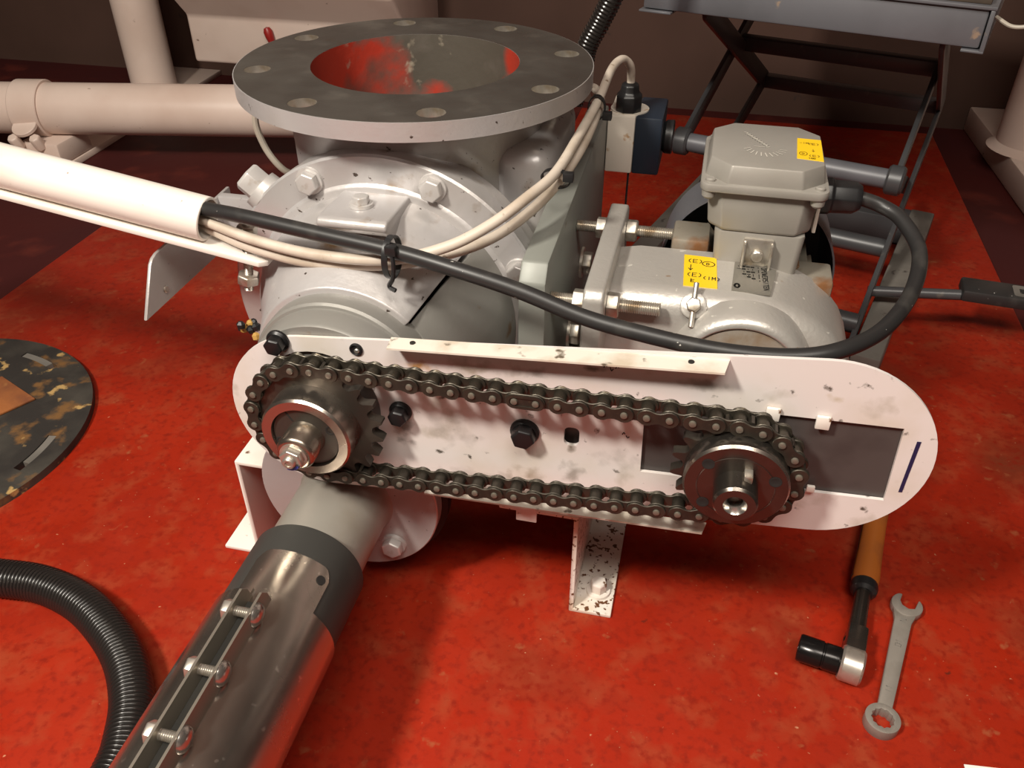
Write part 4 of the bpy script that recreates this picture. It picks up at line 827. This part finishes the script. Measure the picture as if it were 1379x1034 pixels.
# ------------------------------------------------------------------ lift table behind
an = math.radians(16.2); Uv = V((math.cos(an), -math.sin(an), 0)); Vv = V((math.sin(an), math.cos(an), 0))
def L3(u, v, z): return Uv * u + Vv * v + V((0, 0, z))
ML = Matrix.Identity(4)
for i in range(3): ML[i][0] = Uv[i]; ML[i][1] = Vv[i]
LT = thing('lift_table', L3(0.27, 0.65, 0), 'blue grey scissor lift table standing behind the motor', 'lift table')
lb = lambda *a: xf(box(*a), ML)
def bar(p, q, wd_, th_):
    """flat link: p, q = (u, v, z) ends; th_ thick along u, wd_ wide in its own plane"""
    a = L3(*p); b = L3(*q); M = frame(a, b - a, Uv); L = (b - a).length
    return prism(rrect(-wd_ / 2, L + wd_ / 2, -wd_ / 2, wd_ / 2, wd_ * 0.49, 4), -th_ / 2, th_ / 2, M)
obj('platform', lb(0.060, 0.463, 0.432, 0.98, 0.4205, 0.462), LIFT, LT, bevel=0.003)
obj('platform_rim', join(lb(0.056, 0.470, 0.428, 0.99, 0.462, 0.466), lb(0.464, 0.469, 0.428, 0.98, 0.4185, 0.462), lb(0.445, 0.469, 0.428, 0.98, 0.4165, 0.4195), lb(0.056, 0.100, 0.428, 0.98, 0.4165, 0.4195)), LIFT, LT, bevel=0.001)
obj('deck_board', lb(0.30, 0.462, 0.436, 0.97, 0.4662, 0.474), mat('worn_wood_board', (0.10, 0.065, 0.04), 0.7, layers=[((0.05, 0.035, 0.025), 12, 0.4, 0.65, 6)]), LT, bevel=0.001, label='worn brown deck board')
for uu, tag_ in ((0.108, 0), (0.411, 1)):
    obj('scissor_arm', bar((uu, 0.52, 0.222), (uu, 0.96, 0.405), 0.026, 0.007), LIFTD, LT, bevel=0.001)
    obj('scissor_arm', bar((uu + 0.010, 0.93, 0.207), (uu + 0.010, 0.53, 0.405), 0.030, 0.007), LIFTD, LT, bevel=0.001)
    obj('scissor_arm', bar((uu + 0.010, 0.38, 0.045), (uu + 0.010, 0.93, 0.207), 0.026, 0.007), LIFTD, LT, bevel=0.001)
    obj('scissor_arm', bar((uu, 0.92, 0.06), (uu, 0.52, 0.222), 0.026, 0.007), LIFTD, LT, bevel=0.001)
    obj('pivot_boss', rod(L3(uu - 0.012, 0.52, 0.222), L3(uu + 0.010, 0.52, 0.222), 0.020, 28, 0.003), LIFTD, LT)
tb_ = obj('pivot_tube', rod(L3(0.114, 0.52, 0.222), L3(0.402, 0.52, 0.222), 0.0135, 24), LIFT, LT)
obj('cross_bar', lb(0.108, 0.415, 0.745, 0.770, 0.300, 0.322), LIFTD, LT, bevel=0.002)
obj('cross_bar', lb(0.118, 0.421, 0.918, 0.942, 0.195, 0.217), LIFTD, LT, bevel=0.002)
obj('cross_tube', rod(L3(0.108, 0.60, 0.085), L3(0.421, 0.60, 0.085), 0.014, 20), LIFTD, LT)
obj('cross_tube', rod(L3(0.108, 0.40, 0.062), L3(0.421, 0.40, 0.062), 0.014, 20), LIFTD, LT)
for u0 in (0.055, 0.427): obj('base_channel', lb(u0, u0 + 0.038, 0.340, 0.850, 0.0, 0.052), LIFTG, LT, bevel=0.003, label='worn grey base channel')
obj('base_cross', lb(0.055, 0.465, 0.80, 0.85, 0.005, 0.05), LIFTD, LT, bevel=0.002)
obj('base_cross', lb(0.055, 0.465, 0.345, 0.385, 0.005, 0.04), LIFTD, LT, bevel=0.002)
pr_ = obj('pedal_rod', rod((0.535, 0.345, 0.072), (0.665, 0.345, 0.082), 0.0075, 16), LIFTD, LT)
obj('pedal_pad', xf(box(-0.012, 0.10, -0.020, 0.024, -0.006, 0.012), Matrix.Translation((0.668, 0.352, 0.083)) @ Matrix.Rotation(-0.10, 4, 'Z')), RUBBER, LT, bevel=0.004, label='black rubber foot pedal')
obj('pedal_emblem', xf(plate2d(rrect(0.052, 0.080, -0.014, 0.016, 0.004), [rrect(0.060, 0.073, -0.007, 0.008, 0.003)], 0.0008, Matrix.Translation((0, 0, 0.0122))), Matrix.Translation((0.668, 0.352, 0.083)) @ Matrix.Rotation(-0.10, 4, 'Z')), LIFTG, LT)
tag(obj('wire_loop', tube(spline([L3(0.470, 0.45, 0.452), L3(0.490, 0.44, 0.446), L3(0.510, 0.44, 0.452), L3(0.518, 0.45, 0.470), L3(0.52, 0.47, 0.50)], 8), 0.0022, 8), GCABLE), 'thin grey wire loop hanging at the lift platform corner', 'wire')

# ------------------------------------------------------------------ background
HPP = thing('horizontal_pipe', (-0.9, 0.75, 0.0), 'cream painted pipe running low across the left background', 'pipe')
pa_, pb_ = V((-1.75, 0.595, 0.090)), V((-0.42, 0.845, 0.090))
obj('pipe_run', rod(pa_, pb_, 0.052, 40, 0.002), PINKW, HPP)
hd_ = (pb_ - pa_).normalized(); cp = pa_ + hd_ * 0.665
cl_ = obj('pipe_clamp', lathe(cp - hd_ * 0.030, hd_, [(0, 0.0515), (0, 0.0565), (0.002, 0.0580), (0.058, 0.0580), (0.060, 0.0565), (0.060, 0.0515)], 40), PINKW, HPP)
sd = hd_.cross(V((0, 0, 1)))
obj('clamp_lug', xf(rod((0, 0, -0.004), (0, 0, 0.004), 0.026, 24, 0.001), Matrix.Translation(cp + sd * 0.060 + V((0, 0, -0.018))) @ Matrix.Rotation(0.5, 4, 'X')), PINKW, cl_)
for k in (-0.02, 0.025):
    obj('clamp_bolt', hexa(cp + sd * 0.066 + hd_ * k + V((0, 0, -0.060)), (0, -0.5, 1), 0.012, 0.03, 0.2), PINKW, cl_, bevel=0.002)
obj('clamp_foot', box(-1.11, -1.02, 0.655, 0.76, -0.0058, 0.04), PINKW, HPP, bevel=0.006)
tag(obj('base_rail', prism([(-1.13, 0.60), (-1.015, 0.60), (-1.035, 1.352), (-1.19, 1.352)], -0.0199, -0.006, Matrix.Identity(4)), PINKW, bevel=0.002), 'flat cream floor rail under the left pipe and post', 'rail')
PS = thing('round_post', (-1.115, 1.16, -0.006), 'thick cream round post behind the left pipe', 'post')
obj('post_shaft', rod((-1.115, 1.16, -0.004), (-1.115, 1.16, 2.5), 0.0555, 40), PINKW, PS)
obj('weld_collar', lathe((-1.115, 1.16, -0.006), (0, 0, 1), [(0, 0.066), (0.006, 0.060), (0.012, 0.0545)], 40), PINKW, PS)
TK = thing('steel_cabinet', (-0.67, 1.2, 0.085), 'cream steel cabinet fixed low on the back wall', 'cabinet')
obj('cabinet_body', prism([(1.10, 0.089), (1.10, 0.197), (1.03, 0.27), (1.03, 0.60), (1.352, 0.60), (1.352, 0.089)], -0.945, -0.402, frame((0, 0, 0), (0, 1, 0), (1, 0, 0))), PINKW, TK, bevel=0.008, seg=3)
lv = obj('red_lever', lathe((-0.728, 1.092, 0.142), (-0.25, 0, 1), [(0, 0), (0, 0.006), (0.02, 0.010), (0.032, 0.0105), (0.040, 0.007), (0.042, 0)], 16), REDP, TK, label='red lever knob')
obj('lever_stem', rod((-0.728, 1.092, 0.144), (-0.722, 1.102, 0.118), 0.004, 10), LIFTD, lv)
PR = thing('round_post', (0.935, 1.10, 0.035), 'cream round post on the right floor kerb', 'post')
obj('post_shaft', rod((0.935, 1.10, 0.036), (0.935, 1.10, 2.5), 0.067, 40), PINKW, PR)
obj('weld_collar', lathe((0.935, 1.10, 0.035), (0, 0, 1), [(0, 0.082), (0.006, 0.074), (0.014, 0.066)], 40), PINKW, PR)

# dirt clump pieces
random.seed(3)
for k in range(9):
    p = V((-0.105 + random.uniform(-0.012, 0.010), -0.207 + random.uniform(-0.006, 0.006), 0.262 + random.uniform(-0.008, 0.007)))
    m = lathe(p, (random.random() - .5, random.random() - .5, 1), [(-0.004, 0), (-0.0025, 0.0035), (0.0015, 0.0042), (0.004, 0.002), (0.0045, 0)], 6, random.random())
    obj('dirt_grain', m, CORNM if k % 3 == 0 else BLACKB, DG)
for o in S.objects:
    if o.name.startswith('cable_tie'): o['group'] = 'black ties around the cables'
    elif o.name.startswith('signal_cable'): o['group'] = 'off white cables from the conduit'
    elif o.name.split('.')[0] == 'sprocket': o['group'] = 'sprockets under the chain'
